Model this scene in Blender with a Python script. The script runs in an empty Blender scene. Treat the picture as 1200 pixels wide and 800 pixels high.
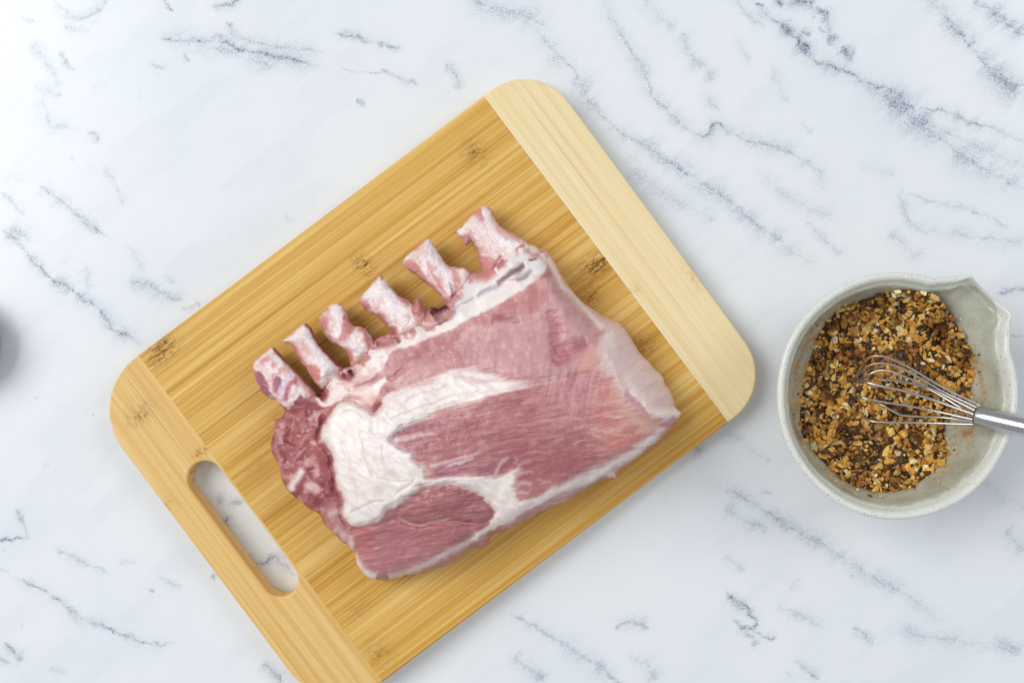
import bpy, bmesh, math, random
import numpy as np
from mathutils import Vector

random.seed(7)
rng = np.random.default_rng(7)
S = bpy.context.scene
COL = S.collection

# ------------------------------------------------------------------ camera, light, exposure
H = 0.80                       # camera height above the countertop (m)
PX = 0.0006                    # metres of countertop per photo pixel
cam_d = bpy.data.cameras.new('camera')
cam = bpy.data.objects.new('camera', cam_d)
COL.objects.link(cam)
cam.location = (0, 0, H)
cam.rotation_euler = (0, 0, 0)
cam_d.sensor_width = 36
cam_d.lens = 36 * H / (1200 * PX)
cam_d.clip_start = 0.01
cam_d.clip_end = 50
S.camera = cam

W = bpy.data.worlds.new('World')
S.world = W
W.use_nodes = True
W.node_tree.nodes['Background'].inputs[0].default_value = (0.93, 0.965, 1.0, 1)
W.node_tree.nodes['Background'].inputs[1].default_value = 0.46

def area(name, loc, target, sx, sy, energy, color):
    ld = bpy.data.lights.new(name, 'AREA')
    ld.shape = 'RECTANGLE'; ld.size = sx; ld.size_y = sy
    ld.energy = energy; ld.color = color
    lo = bpy.data.objects.new(name, ld); COL.objects.link(lo)
    lo.location = loc
    lo.rotation_euler = (Vector(target) - lo.location).to_track_quat('-Z', 'Y').to_euler()
area('window_light', (-2.5, 0.8, 2.9), (0.9, -0.6, 0), 2.2, 2.2, 97, (1.0, 0.985, 0.965))
area('fill_light', (1.9, 0.9, 2.0), (0, 0, 0), 1.2, 1.2, 15, (1.0, 0.99, 0.98))

S.view_settings.view_transform = 'Standard'
S.view_settings.look = 'None'
S.view_settings.exposure = 0.0
S.view_settings.gamma = 1.0
S.view_settings.use_curve_mapping = False
S.cycles.max_bounces = 8
S.cycles.filter_width = 1.6

# ------------------------------------------------------------------ helpers
def P(x, y, z=0.0):
    k = PX * (H - z) / H
    return ((x - 600) * k, -(y - 400) * k, z)

def Pn(X, Y, Z):
    k = PX * (H - Z) / H
    return np.stack([(X - 600) * k, -(Y - 400) * k, Z], -1)

def lin(c):
    c = np.asarray(c, float) / 255.0
    return np.where(c <= 0.04045, c / 12.92, ((c + 0.055) / 1.055) ** 2.4)

def L4(*c):
    return tuple(float(v) for v in lin(c)) + (1.0,)

def smooth(e0, e1, x):
    t = np.clip((x - e0) / (e1 - e0 + 1e-12), 0, 1)
    return t * t * (3 - 2 * t)

def _hash(ix, iy, seed):
    h = (ix.astype(np.int64) * 374761393 + iy.astype(np.int64) * 668265263 + seed * 1442695041) & 0xffffffff
    h = ((h ^ (h >> 13)) * 1274126177) & 0xffffffff
    h = h ^ (h >> 16)
    return (h & 0xffff) / 65535.0

def vn(x, y, seed=0):
    ix = np.floor(x); iy = np.floor(y)
    fx = x - ix; fy = y - iy
    fx = fx * fx * fx * (fx * (fx * 6 - 15) + 10); fy = fy * fy * fy * (fy * (fy * 6 - 15) + 10)
    a = _hash(ix, iy, seed); b = _hash(ix + 1, iy, seed)
    c = _hash(ix, iy + 1, seed); d = _hash(ix + 1, iy + 1, seed)
    return (a + (b - a) * fx) * (1 - fy) + (c + (d - c) * fx) * fy

def fbm(x, y, seed=0, o=4):
    s = np.zeros_like(x, dtype=float); a = 0.5; t = 0
    for i in range(o):
        s += a * vn(x, y, seed + i * 17); t += a
        x = x * 2.03 + 11.3; y = y * 2.03 - 7.1; a *= 0.5
    return s / t                      # 0..1

def catmull(pts, n=6, closed=True):
    pts = np.asarray(pts, float); N = len(pts); out = []
    rngi = range(N) if closed else range(N - 1)
    for i in rngi:
        if closed:
            p0, p1, p2, p3 = pts[i - 1], pts[i], pts[(i + 1) % N], pts[(i + 2) % N]
        else:
            p0, p1, p2, p3 = pts[max(i - 1, 0)], pts[i], pts[i + 1], pts[min(i + 2, N - 1)]
        for k in range(n):
            t = k / n
            out.append(0.5 * ((2 * p1) + (-p0 + p2) * t + (2 * p0 - 5 * p1 + 4 * p2 - p3) * t * t
                              + (-p0 + 3 * p1 - 3 * p2 + p3) * t ** 3))
    if not closed: out.append(pts[-1])
    return np.array(out)

def seg_dist(X, Y, pts, closed=False):
    """distance to a polyline and the 0..1 parameter along it"""
    best = np.full(X.shape, 1e9); par = np.zeros(X.shape)
    n = len(pts); m = n if closed else n - 1
    for i in range(m):
        ax, ay = pts[i]; bx, by = pts[(i + 1) % n]
        dx, dy = bx - ax, by - ay
        t = np.clip(((X - ax) * dx + (Y - ay) * dy) / (dx * dx + dy * dy + 1e-9), 0, 1)
        d = (X - ax - t * dx) ** 2 + (Y - ay - t * dy) ** 2
        k = d < best
        best = np.where(k, d, best); par = np.where(k, (i + t) / m, par)
    return np.sqrt(best), par

def sdf(X, Y, pts):
    """signed distance to a closed polygon, positive inside"""
    d, _ = seg_dist(X, Y, pts, True)
    ins = np.zeros(X.shape, bool); n = len(pts)
    for i in range(n):
        ax, ay = pts[i]; bx, by = pts[(i + 1) % n]
        if ay == by: continue
        c = ((ay > Y) != (by > Y)) & (X < (bx - ax) * (Y - ay) / (by - ay) + ax)
        ins ^= c
    return np.where(ins, d, -d)

def new_obj(name, me, mat=None, parent=None):
    o = bpy.data.objects.new(name, me); COL.objects.link(o)
    if mat is not None: me.materials.append(mat)
    if parent is not None: o.parent = parent
    return o

def empty(name, loc=(0, 0, 0), rz=0.0):
    o = bpy.data.objects.new(name, None); COL.objects.link(o)
    o.location = loc; o.rotation_euler = (0, 0, rz); o.empty_display_size = 0.02
    return o

def tag(o, label=None, cat=None, group=None, kind=None):
    if label: o['label'] = label
    if cat: o['category'] = cat
    if group: o['group'] = group
    if kind: o['kind'] = kind
    return o

def mesh_np(name, V, F, smooth_shade=True, col=None, attrs=None):
    me = bpy.data.meshes.new(name)
    V = np.asarray(V, np.float32)
    if isinstance(F, np.ndarray):
        me.vertices.add(len(V)); me.vertices.foreach_set('co', V.ravel())
        k = F.shape[1]
        me.loops.add(F.size); me.loops.foreach_set('vertex_index', F.astype(np.int32).ravel())
        me.polygons.add(len(F))
        me.polygons.foreach_set('loop_start', np.arange(0, F.size, k, dtype=np.int32))
        me.polygons.foreach_set('loop_total', np.full(len(F), k, np.int32))
        me.update(calc_edges=True)
    else:
        me.from_pydata(V.tolist(), [], F); me.update()
    me.validate()
    me.polygons.foreach_set('use_smooth', np.full(len(me.polygons), smooth_shade, bool))
    if col is not None:
        a = me.color_attributes.new('Col', 'FLOAT_COLOR', 'POINT')
        c4 = np.ones((len(V), 4), np.float32); c4[:, :3] = col
        a.data.foreach_set('color', c4.ravel())
    for k_, v_ in (attrs or {}).items():
        a = me.attributes.new(k_, 'FLOAT', 'POINT')
        a.data.foreach_set('value', np.asarray(v_, np.float32))
    me.update()
    return me

class NT:
    """small node-tree builder"""
    def __init__(s, name):
        s.m = bpy.data.materials.new(name); s.m.use_nodes = True
        s.t = s.m.node_tree; s.n = s.t.nodes; s.l = s.t.links
        s.b = s.n['Principled BSDF']
    def new(s, typ, **kw):
        n = s.n.new(typ)
        for k, v in kw.items(): setattr(n, k, v)
        return n
    def put(s, sock, v):
        if isinstance(v, bpy.types.NodeSocket): s.l.new(v, sock)
        elif v is not None: sock.default_value = v
    def math(s, op, a, b=None, c=None, clamp=False):
        n = s.new('ShaderNodeMath', operation=op); n.use_clamp = clamp
        s.put(n.inputs[0], a)
        if b is not None: s.put(n.inputs[1], b)
        if c is not None: s.put(n.inputs[2], c)
        return n.outputs[0]
    def mix(s, f, a, b, blend='MIX'):
        n = s.new('ShaderNodeMix', data_type='RGBA', blend_type=blend)
        s.put(n.inputs['Factor'], f); s.put(n.inputs[6], a); s.put(n.inputs[7], b)
        return n.outputs[2]
    def noise(s, vec, scale, detail=4, rough=0.55, dist=0.0, out=0):
        n = s.new('ShaderNodeTexNoise')
        if vec is not None: s.l.new(vec, n.inputs['Vector'])
        n.inputs['Scale'].default_value = scale; n.inputs['Detail'].default_value = detail
        n.inputs['Roughness'].default_value = rough; n.inputs['Distortion'].default_value = dist
        return n.outputs[out]
    def vor(s, vec, scale, out='Distance', feature='F1', rand=1.0):
        n = s.new('ShaderNodeTexVoronoi', feature=feature)
        if vec is not None: s.l.new(vec, n.inputs['Vector'])
        n.inputs['Scale'].default_value = scale; n.inputs['Randomness'].default_value = rand
        return n.outputs[out]
    def mapping(s, vec, scale=(1, 1, 1), loc=(0, 0, 0), rot=(0, 0, 0)):
        n = s.new('ShaderNodeMapping'); s.l.new(vec, n.inputs[0])
        s.put(n.inputs[1], loc if not isinstance(loc, bpy.types.NodeSocket) else loc)
        n.inputs[2].default_value = rot; n.inputs[3].default_value = scale
        return n.outputs[0]
    def ramp(s, f, stops, interp='LINEAR'):
        n = s.new('ShaderNodeValToRGB'); s.put(n.inputs[0], f)
        r = n.color_ramp; r.interpolation = interp
        while len(r.elements) < len(stops): r.elements.new(0.5)
        for e, (p, c) in zip(r.elements, stops):
            e.position = p; e.color = c if len(c) == 4 else (*c, 1)
        return n.outputs[0]
    def maprange(s, v, a, b, c=0.0, d=1.0, interp='SMOOTHSTEP'):
        n = s.new('ShaderNodeMapRange', interpolation_type=interp)
        s.put(n.inputs[0], v)
        for i, q in zip((1, 2, 3, 4), (a, b, c, d)): s.put(n.inputs[i], q)
        return n.outputs[0]
    def attr(s, name, out='Fac'):
        n = s.new('ShaderNodeAttribute', attribute_name=name); return n.outputs[out]
    def bump(s, h, strength, dist):
        n = s.new('ShaderNodeBump'); s.l.new(h, n.inputs['Height'])
        n.inputs['Strength'].default_value = strength; n.inputs['Distance'].default_value = dist
        s.l.new(n.outputs[0], s.b.inputs['Normal']); return n
    def set(s, **kw):
        for k, v in kw.items(): s.put(s.b.inputs[k.replace('_', ' ')], v)

# ------------------------------------------------------------------ countertop (marble)
def build_countertop():
    # (points in photo pixels, line width px, darkness, haze width px, haze strength)
    veins = [
        ([(62,0),(82,15),(105,20),(130,0)], 1.6, .45, 7, .25),
        ([(75,30),(92,33),(108,37)], 2, .2, 7, .2),
        ([(190,-4),(200,14)], 2, .6, 5, .2), ([(248,9),(268,5),(285,-3)], 2, .55, 6, .3),
        ([(20,17),(38,28)], 2, .25, 6, .2),
        ([(187,45),(205,46),(220,47),(245,49),(256,44),(270,53),(300,62),(330,68),(350,73),(372,78)], 1.7, .75, 9, .38),
        ([(270,22),(273,38),(290,46),(310,53),(340,58),(380,61)], 1.4, .38, 8, .25),
        ([(225,52),(262,60),(290,68),(320,80)], 1.6, .3, 9, .25),
        ([(390,37),(415,43),(440,48),(468,55)], 1.6, .6, 5, .25),
        ([(445,78),(458,86),(470,92),(490,97)], 1.6, .6, 5, .2), ([(398,82),(425,84),(450,85)], 1.2, .35, 4, .1),
        ([(418,119),(427,126)], 2.2, .7, 5, .3), ([(522,75),(535,90),(536,107)], 1.8, .3, 6, .25),
        ([(72,58),(78,70),(87,83)], 1.8, .5, 4, .25), ([(35,48),(50,68),(63,86),(68,105)], 1.6, .22, 7, .25),
        ([(40,98),(56,108),(72,115)], 1.8, .25, 8, .28), ([(50,115),(54,132),(60,148),(90,150)], 1.6, .3, 8, .22),
        ([(104,155),(118,165)], 1.8, .55, 5, .3), ([(213,61),(219,73)], 1.6, .4, 4, .2),
        ([(172,72),(193,80)], 1.6, .35, 6, .2), ([(110,105),(125,95)], 1.5, .15, 6, .15),
        ([(0,228),(15,235),(27,248)], 1.8, .4, 5, .2), ([(8,208),(22,209)], 1.5, .3, 5, .15),
        ([(48,217),(62,229),(75,238),(100,258),(127,280)], 1.5, .48, 7, .28),
        ([(0,270),(20,282),(35,300),(55,318),(80,340),(100,352),(120,368),(140,388),(166,405)], 1.7, .58, 7, .38),
        ([(8,268),(30,277),(36,286)], 2.2, .3, 10, .35), ([(98,312),(103,328),(106,342)], 1.4, .25, 6, .2),
        ([(122,195),(133,215),(146,242)], 1.4, .22, 6, .18), ([(145,282),(160,305),(170,318)], 1.3, .15, 6, .15),
        ([(150,333),(172,334),(195,345),(221,352)], 1.6, .42, 8, .32), ([(195,320),(205,330)], 1.5, .2, 6, .2),
        ([(214,361),(236,357)], 1.6, .35, 5, .22),
        ([(334,252),(345,265)], 1.5, .12, 6, .12),
        # upper right
        ([(545,-5),(575,8),(600,15),(622,22),(645,35)], 1.4, .28, 12, .3),
        ([(625,30),(640,50),(660,70),(675,86),(692,118),(705,138),(730,155),(765,175),(785,190),(815,208),(850,230),(880,255),(905,275),(925,295),(950,307)], 1.5, .36, 11, .32),
        ([(782,188),(800,199),(818,209)], 1.9, .55, 5, .3), ([(672,95),(690,115),(680,125)], 2, .2, 12, .25),
        ([(730,190),(760,215),(800,240),(840,262)], 1.4, .14, 14, .22),
        ([(700,-5),(720,28),(740,60),(755,85),(772,120),(795,145),(815,158),(832,160),(838,145),(852,155),(870,162),(900,170),(930,180),(945,190),(960,205),(966,228)], 1.5, .38, 9, .26),
        ([(768,115),(790,140),(803,150)], 2, .38, 8, .3), ([(826,161),(838,144),(846,150)], 2, .6, 4, .3),
        ([(800,38),(815,70),(836,98)], 1.6, .16, 9, .25), ([(750,0),(790,35)], 1.6, .12, 9, .2), ([(820,105),(845,128)], 1.4, .18, 7, .2),
        ([(862,0),(880,20),(897,35)], 1.6, .3, 5, .2),
        ([(880,1),(900,20),(925,38),(945,55),(957,72),(980,80),(1005,90),(1025,100),(1050,108),(1065,125),(1100,132),(1130,142),(1160,148),(1204,166)], 1.8, .6, 8, .36),
        ([(930,42),(942,52),(950,60)], 4.5, .75, 9, .5), ([(920,0),(945,8),(965,18),(975,45)], 3.0, .5, 10, .3),
        ([(884,4),(892,8)], 2.2, .8, 4, .3), ([(930,0),(952,2)], 3, .6, 8, .4), ([(972,40),(978,48)], 3.5, .5, 6, .4),
        ([(985,57),(1001,68)], 4, .6, 7, .42),
        ([(1008,95),(1035,112),(1060,130),(1080,150),(1110,170),(1140,190),(1170,205),(1204,224)], 2.2, .35, 14, .36),
        ([(1062,128),(1095,150),(1130,165),(1165,180),(1204,195)], 1.6, .28, 12, .25),
        ([(1078,-3),(1105,10),(1120,35),(1140,55),(1155,75),(1175,90),(1204,114)], 2.4, .5, 11, .42),
        ([(1138,-3),(1165,14),(1185,30),(1204,42)], 2.4, .48, 10, .42),
        ([(1055,222),(1058,240),(1064,258),(1080,272)], 1.4, .35, 6, .2),
        ([(1058,228),(1100,238),(1150,250),(1182,266)], 1.2, .35, 5, .15), ([(1070,270),(1130,276),(1204,284)], 1.3, .28, 8, .22),
        ([(1040,270),(1065,292),(1085,298)], 1.4, .2, 8, .22),
        ([(944,257),(960,275),(988,297)], 1.3, .28, 6, .2), ([(1166,341),(1204,336)], 1.5, .5, 5, .22), ([(1183,392),(1204,396)], 1.5, .55, 4, .2),
        ([(858,45),(882,72)], 1.3, .15, 6, .15), ([(903,78),(925,122)], 1.3, .15, 6, .15), ([(938,143),(952,156)], 1.3, .2, 5, .15),
        ([(890,205),(935,240),(980,255)], 1.2, .12, 9, .18), ([(1005,195),(1050,205)], 1.2, .12, 9, .15),
        # lower left
        ([(20,598),(27,614),(34,628)], 1.6, .42, 5, .2), ([(-3,632),(16,630),(36,627)], 2, .65, 6, .3), ([(3,642),(8,645)], 1.6, .4, 4, .2),
        ([(62,643),(90,654),(108,664),(126,668)], 1.5, .3, 5, .2), ([(112,664),(126,668)], 1.8, .35, 4, .2),
        ([(-3,664),(11,671)], 1.3, .3, 4, .1),
        ([(17,675),(45,690),(73,705),(90,722),(118,734),(140,744),(163,752),(200,755)], 1.5, .55, 6, .25), ([(74,704),(84,712),(94,724)], 2, .5, 5, .3),
        ([(186,672),(200,684),(216,686)], 1.4, .25, 5, .2), ([(175,690),(180,692)], 1.8, .6, 3, .2), ([(138,658),(160,660)], 1.3, .14, 5, .12),
        ([(3,753),(14,763),(29,769)], 2, .6, 6, .35), ([(-3,774),(17,777)], 1.8, .5, 5, .25), ([(56,781),(74,789)], 1.3, .2, 5, .2),
        ([(247,672),(252,675)], 2, .6, 4, .3), ([(308,775),(320,788),(332,797)], 1.8, .45, 6, .3), ([(24,731),(25,733)], 1.6, .5, 2, .1),
        ([(42,466),(43,467)], 1.5, .7, 2, .1), ([(109,484),(110,485)], 1.5, .8, 2, .1), ([(72,458),(73,458)], 1.4, .7, 2, .1), ([(77,306),(78,307)], 1.4, .6, 2, .1),
        ([(162,114),(163,114)], 1.4, .6, 2, .1), ([(85,182),(87,188)], 1.4, .4, 2, .1), ([(47,545),(60,546)], 1.3, .1, 6, .12),
        # seen through the handle hole
        ([(252,583),(270,586),(283,590)], 1.8, .3, 7, .35), ([(262,604),(268,616),(273,628)], 2, .6, 6, .4),
        ([(286,652),(304,658),(314,656),(324,650),(332,660),(342,671)], 1.8, .5, 6, .38), ([(236,552),(246,566)], 1.6, .15, 7, .2),
        # lower right
        ([(838,568),(870,582),(900,600),(925,615),(950,630),(980,648),(1015,670),(1050,690),(1104,728)], 1.5, .3, 9, .3),
        ([(885,592),(915,609),(945,627),(972,644)], 3, .22, 8, .34),
        ([(850,595),(866,606),(880,613),(902,621)], 2, .22, 9, .3), ([(815,522),(824,530)], 2, .3, 9, .35), ([(848,508),(875,522),(902,540)], 1.3, .18, 7, .2),
        ([(850,648),(862,660),(871,673)], 1.3, .2, 6, .2), ([(890,577),(905,578)], 1.4, .28, 5, .2),
        ([(850,694),(858,701),(870,709),(883,720),(886,728),(875,735),(858,728)], 2.0, .72, 5, .4), ([(872,732),(890,742),(908,751)], 1.6, .7, 4, .25),
        ([(872,738),(882,748),(891,757)], 1.6, .6, 4, .25), ([(852,696),(862,708),(878,714)], 3, .3, 7, .4),
        ([(722,738),(738,728),(760,734)], 2.2, .38, 7, .35),
        ([(598,719),(625,735),(650,748),(685,770),(710,788),(734,803)], 1.5, .42, 6, .25), ([(660,757),(690,773),(718,793)], 3.2, .35, 10, .42),
        ([(753,772),(762,784),(767,798)], 2, .2, 9, .32), ([(598,772),(620,783),(642,799)], 1.8, .28, 9, .35), ([(735,765),(752,772)], 1.5, .18, 6, .2),
        ([(910,709),(940,722),(966,733)], 1.3, .32, 6, .2), ([(925,690),(935,680)], 1.3, .15, 5, .15), ([(1000,734),(1012,742),(1022,752)], 1.6, .4, 6, .25),
        ([(934,771),(948,784),(962,798)], 1.8, .42, 6, .28), ([(993,674),(1002,672)], 1.5, .35, 5, .2), ([(920,787),(930,795)], 1.5, .2, 6, .2),
        ([(1178,624),(1204,646)], 1.6, .22, 10, .3), ([(1050,735),(1100,750),(1150,752),(1204,765)], 1.4, .3, 8, .25), ([(1165,748),(1200,760)], 2, .3, 8, .3),
        ([(1150,560),(1204,600)], 1.3, .1, 9, .15),
    ]
    # unevenly spaced grid: fine where the camera looks, coarse beyond
    def axis(half, fine):
        core = np.arange(-half, half + 1e-9, fine)
        ext = half + np.cumsum(np.geomspace(fine * 2, 0.09, 26))
        return np.concatenate([-ext[::-1], core, ext])
    ax = axis(0.375, 0.00082); ay = axis(0.256, 0.00082)
    GX, GY = np.meshgrid(ax, ay)
    X = GX / PX + 600; Y = -GY / PX + 400
    # wobble so that drawn lines break up like mineral veins
    wx = X + 9 * (fbm(X / 26, Y / 26, 3) - .5) + 7 * (fbm(X / 7, Y / 7, 5, 3) - .5)
    wy = Y + 9 * (fbm(X / 26, Y / 26, 13) - .5) + 7 * (fbm(X / 7, Y / 7, 15, 3) - .5)
    crisp = np.zeros_like(X); haze = np.zeros_like(X)
    gap = fbm(X / 14, Y / 14, 31, 3); gap2 = fbm(X / 4, Y / 4, 37, 3); gap3 = fbm((X * .78 - Y * .62) / 30, (X * .62 + Y * .78) / 12, 39, 4)
    veins += [([(930,2),(944,2),(953,5)], 5, .5, 6, .5), ([(957,7),(965,14),(970,16)], 3, .55, 5, .45), ([(966,20),(962,28)], 2.5, .5, 5, .4), ([(950,19),(953,21)], 1.6, .5, 3, .3), ([(960,36),(968,37)], 2.5, .5, 4, .4),
              ([(970,46),(978,48),(977,44)], 4, .5, 6, .5), ([(986,58),(992,64),(999,70)], 6, .6, 7, .6), ([(908,0),(918,8)], 3, .55, 6, .4), ([(915,28),(930,40),(940,52),(946,64)], 4, .8, 10, .6), ([(938,36),(950,44)], 3, .5, 8, .5),
              ([(1035,105),(1060,128),(1090,150)], 5, .3, 16, .5), ([(1150,70),(1172,92),(1200,115)], 5, .35, 13, .5), ([(1160,10),(1185,28),(1200,38)], 4, .35, 12, .5), ([(1100,8),(1118,30),(1135,50)], 3, .4, 8, .4)]
    for pts, w, s, hw, hs in veins:
        s = s * (1.2 if s > .5 else .8 if s < .32 else 1.0)
        pts = catmull(pts, 4, False) if len(pts) > 2 else np.array(pts, float)
        x0, y0 = pts.min(0) - 4 * hw - 10; x1, y1 = pts.max(0) + 4 * hw + 10
        ix = np.where((X[0] > x0) & (X[0] < x1))[0]; iy = np.where((Y[:, 0] > y0) & (Y[:, 0] < y1))[0]
        if len(ix) == 0 or len(iy) == 0: continue
        sl = (slice(iy[0], iy[-1] + 1), slice(ix[0], ix[-1] + 1))
        d, t = seg_dist(wx[sl], wy[sl], pts)
        tp = smooth(0, .12, t) * smooth(0, .12, 1 - t) * .75 + .25
        g = (.38 + .62 * smooth(.30, .58, gap[sl])) * (.4 + .8 * smooth(.3, .62, gap2[sl]))
        c = s * 1.05 * np.exp(-(d / (w * .8)) ** 1.6) * tp * g
        h = hs * 1.3 * np.exp(-(d / (hw * 1.05)) ** 1.3) * tp * (.5 + .85 * smooth(.3, .65, gap3[sl]))
        crisp[sl] = np.maximum(crisp[sl], c); haze[sl] = np.maximum(haze[sl], h)
    # very faint drift everywhere
    r = X * .62 + Y * .78; q = X * .78 - Y * .62
    f = fbm(q / 120 + 3, r / 34, 51, 4)
    haze = np.maximum(haze, .07 * smooth(.52, .72, f))
    rr = np.abs(fbm(q / 260 + 1.7, r / 90, 61, 4) - .5)
    
    crisp *= 1 - smooth(.380, .45, np.abs(GX)); haze *= 1 - .8 * np.maximum(smooth(.38, .45, np.abs(GX)), smooth(.26, .33, np.abs(GY)))
    n, m = len(ax), len(ay)
    idx = np.arange(n * m).reshape(m, n)
    F = np.stack([idx[:-1, :-1], idx[:-1, 1:], idx[1:, 1:], idx[1:, :-1]], -1).reshape(-1, 4)
    V = np.stack([GX, GY, np.zeros_like(GX)], -1).reshape(-1, 3)
    me = mesh_np('countertop', V, F, True, attrs={'crisp': crisp.ravel(), 'haze': haze.ravel()})
    t = NT('white_marble')
    pos = t.new('ShaderNodeNewGeometry').outputs['Position']
    sp = t.noise(pos, 850, 3, .6)
    sp2 = t.noise(pos, 420, 4, .65)
    spk = t.maprange(sp, .47, .60)
    spk2 = t.maprange(sp2, .42, .66)
    haze_n = t.math('MULTIPLY', t.attr('haze'), t.math('ADD', t.math('MULTIPLY_ADD', spk2, .5, .38), t.math('MULTIPLY', spk, .62)))
    crisp_n = t.math('MULTIPLY', t.attr('crisp'), t.math('MULTIPLY_ADD', spk, .85, .42))
    cloud = t.noise(pos, 9, 5, .6)
    base = t.mix(t.maprange(cloud, .35, .7), L4(234, 239, 244), L4(229, 235, 242))
    c = t.mix(t.math('MULTIPLY', haze_n, .95, clamp=True), base, L4(132, 144, 172))
    c = t.mix(t.math('MULTIPLY', crisp_n, 1.0, clamp=True), c, L4(66, 82, 108))
    t.set(Base_Color=c, Roughness=.22)
    t.b.inputs['Specular IOR Level'].default_value = .45
    o = new_obj('countertop', me, t.m)
    tag(o, 'white marble countertop with blue grey veins under everything', kind='structure')
    # the slab's underside edge
    return o

build_countertop()

# ------------------------------------------------------------------ cutting board
ZB = 0.018                                  # top of the board
KB = PX * (H - ZB) / H
A0, B0 = 129.0, 670.0                       # board centre in board pixels
def bl(a, b): return ((a - A0) * KB, -(b - B0) * KB)

def bamboo_material(name, root, along, c_lo, c_mid, c_hi, c_dark, spots, vary):
    t = NT(name)
    tc = t.new('ShaderNodeTexCoord', object=root).outputs['Object']
    oi = t.new('ShaderNodeObjectInfo').outputs['Random']
    comb = t.new('ShaderNodeCombineXYZ')
    t.put(comb.inputs[0], t.math('MULTIPLY', oi, 3.7)); t.put(comb.inputs[1], t.math('MULTIPLY', oi, 1.3)); t.put(comb.inputs[2], t.math('MULTIPLY', oi, 9.1))
    v0 = t.new('ShaderNodeVectorMath', operation='ADD'); t.l.new(tc, v0.inputs[0]); t.l.new(comb.outputs[0], v0.inputs[1])
    v = v0.outputs[0]
    sc = (lambda a, b: (a, b, 40)) if along == 'X' else (lambda a, b: (b, a, 40))
    wide = t.noise(t.mapping(v, sc(2.0, 130)), 1, 3, .5)
    mid = t.noise(t.mapping(v, sc(4, 420)), 1, 4, .6)
    fine = t.noise(t.mapping(v, sc(9, 1100)), 1, 3, .6)
    f = t.math('ADD', t.math('MULTIPLY', wide, .36), t.math('ADD', t.math('MULTIPLY', mid, .42), t.math('MULTIPLY', fine, .22)))
    f = t.math('ADD', f, t.math('MULTIPLY', t.math('SUBTRACT', oi, .5), vary))
    col = t.ramp(f, [(.36, c_lo), (.5, c_mid), (.64, c_hi)])
    thin = t.maprange(t.noise(t.mapping(v, sc(3, 640)), 1, 2, .5), .60, .72)
    col = t.mix(t.math('MULTIPLY', thin, .36), col, c_dark)
    # bamboo nodes: clusters of dark flecks across the grain
    sep = t.new('ShaderNodeSeparateXYZ'); t.l.new(tc, sep.inputs[0])
    tot = None
    for (x, y, rx, ry, s) in spots:
        dx = t.math('DIVIDE', t.math('SUBTRACT', sep.outputs[0], x), rx)
        dy = t.math('DIVIDE', t.math('SUBTRACT', sep.outputs[1], y), ry)
        d = t.math('ADD', t.math('MULTIPLY', dx, dx), t.math('MULTIPLY', dy, dy))
        g = t.math('MULTIPLY', t.math('POWER', 2.718, t.math('MULTIPLY', d, -1.0)), s)
        tot = g if tot is None else t.math('ADD', tot, g)
    if tot is not None:
        fl = t.noise(t.mapping(tc, sc(330, 900)), 1, 3, .65)
        fl2 = t.noise(t.mapping(tc, sc(120, 420)), 1, 2, .6)
        k = t.math('ADD', t.math('MULTIPLY', t.maprange(fl, .46, .66), .8), t.math('MULTIPLY', t.maprange(fl2, .4, .62), .55))
        col = t.mix(t.math('MULTIPLY', tot, k, clamp=True), col, c_dark)
    t.set(Base_Color=col, Roughness=t.maprange(mid, .3, .7, .42, .56))
    t.b.inputs['Specular IOR Level'].default_value = .35
    t.bump(t.math('ADD', t.math('MULTIPLY', fine, .6), mid), .25, .0003)
    return t.m

def sheet_ring_mesh(name, outer, insets, hole, bev, t, closed_hole=True):
    """flat slab with rounded edges: outer loop with its inward normals per vertex, and an optional hole loop"""
    bm = bmesh.new()
    levels = []
    def ring(loop, nrm, off, z):
        return [bm.verts.new((p[0] + n[0] * off, p[1] + n[1] * off, z)) for p, n in zip(loop, nrm)]
    prof = [(bev, 0), (0, bev), (0, t - bev), (bev * .3, t - bev * .3), (bev, t)]
    def walls(loop, nrm, flip):
        rings = [ring(loop, nrm, o, z) for o, z in prof]
        n = len(loop)
        for r0, r1 in zip(rings, rings[1:]):
            for i in range(n):
                q = [r0[i], r0[(i + 1) % n], r1[(i + 1) % n], r1[i]]
                if flip: q.reverse()
                bm.faces.new(q)
        return rings
    ro = walls(outer, insets, False)
    allr = [ro]
    if hole is not None:
        hl, hn = hole
        allr.append(walls(hl, hn, True))
    for k in (0, -1):
        es = []
        for rings in allr:
            r = rings[k]; n = len(r)
            for i in range(n):
                e = bm.edges.get((r[i], r[(i + 1) % n])) or bm.edges.new((r[i], r[(i + 1) % n]))
                es.append(e)
        bmesh.ops.triangle_fill(bm, use_beauty=True, edges=es)
    bmesh.ops.recalc_face_normals(bm, faces=bm.faces)
    me = bpy.data.meshes.new(name); bm.to_mesh(me); bm.free()
    me.polygons.foreach_set('use_smooth', np.full(len(me.polygons), False, bool))
    return me

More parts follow.
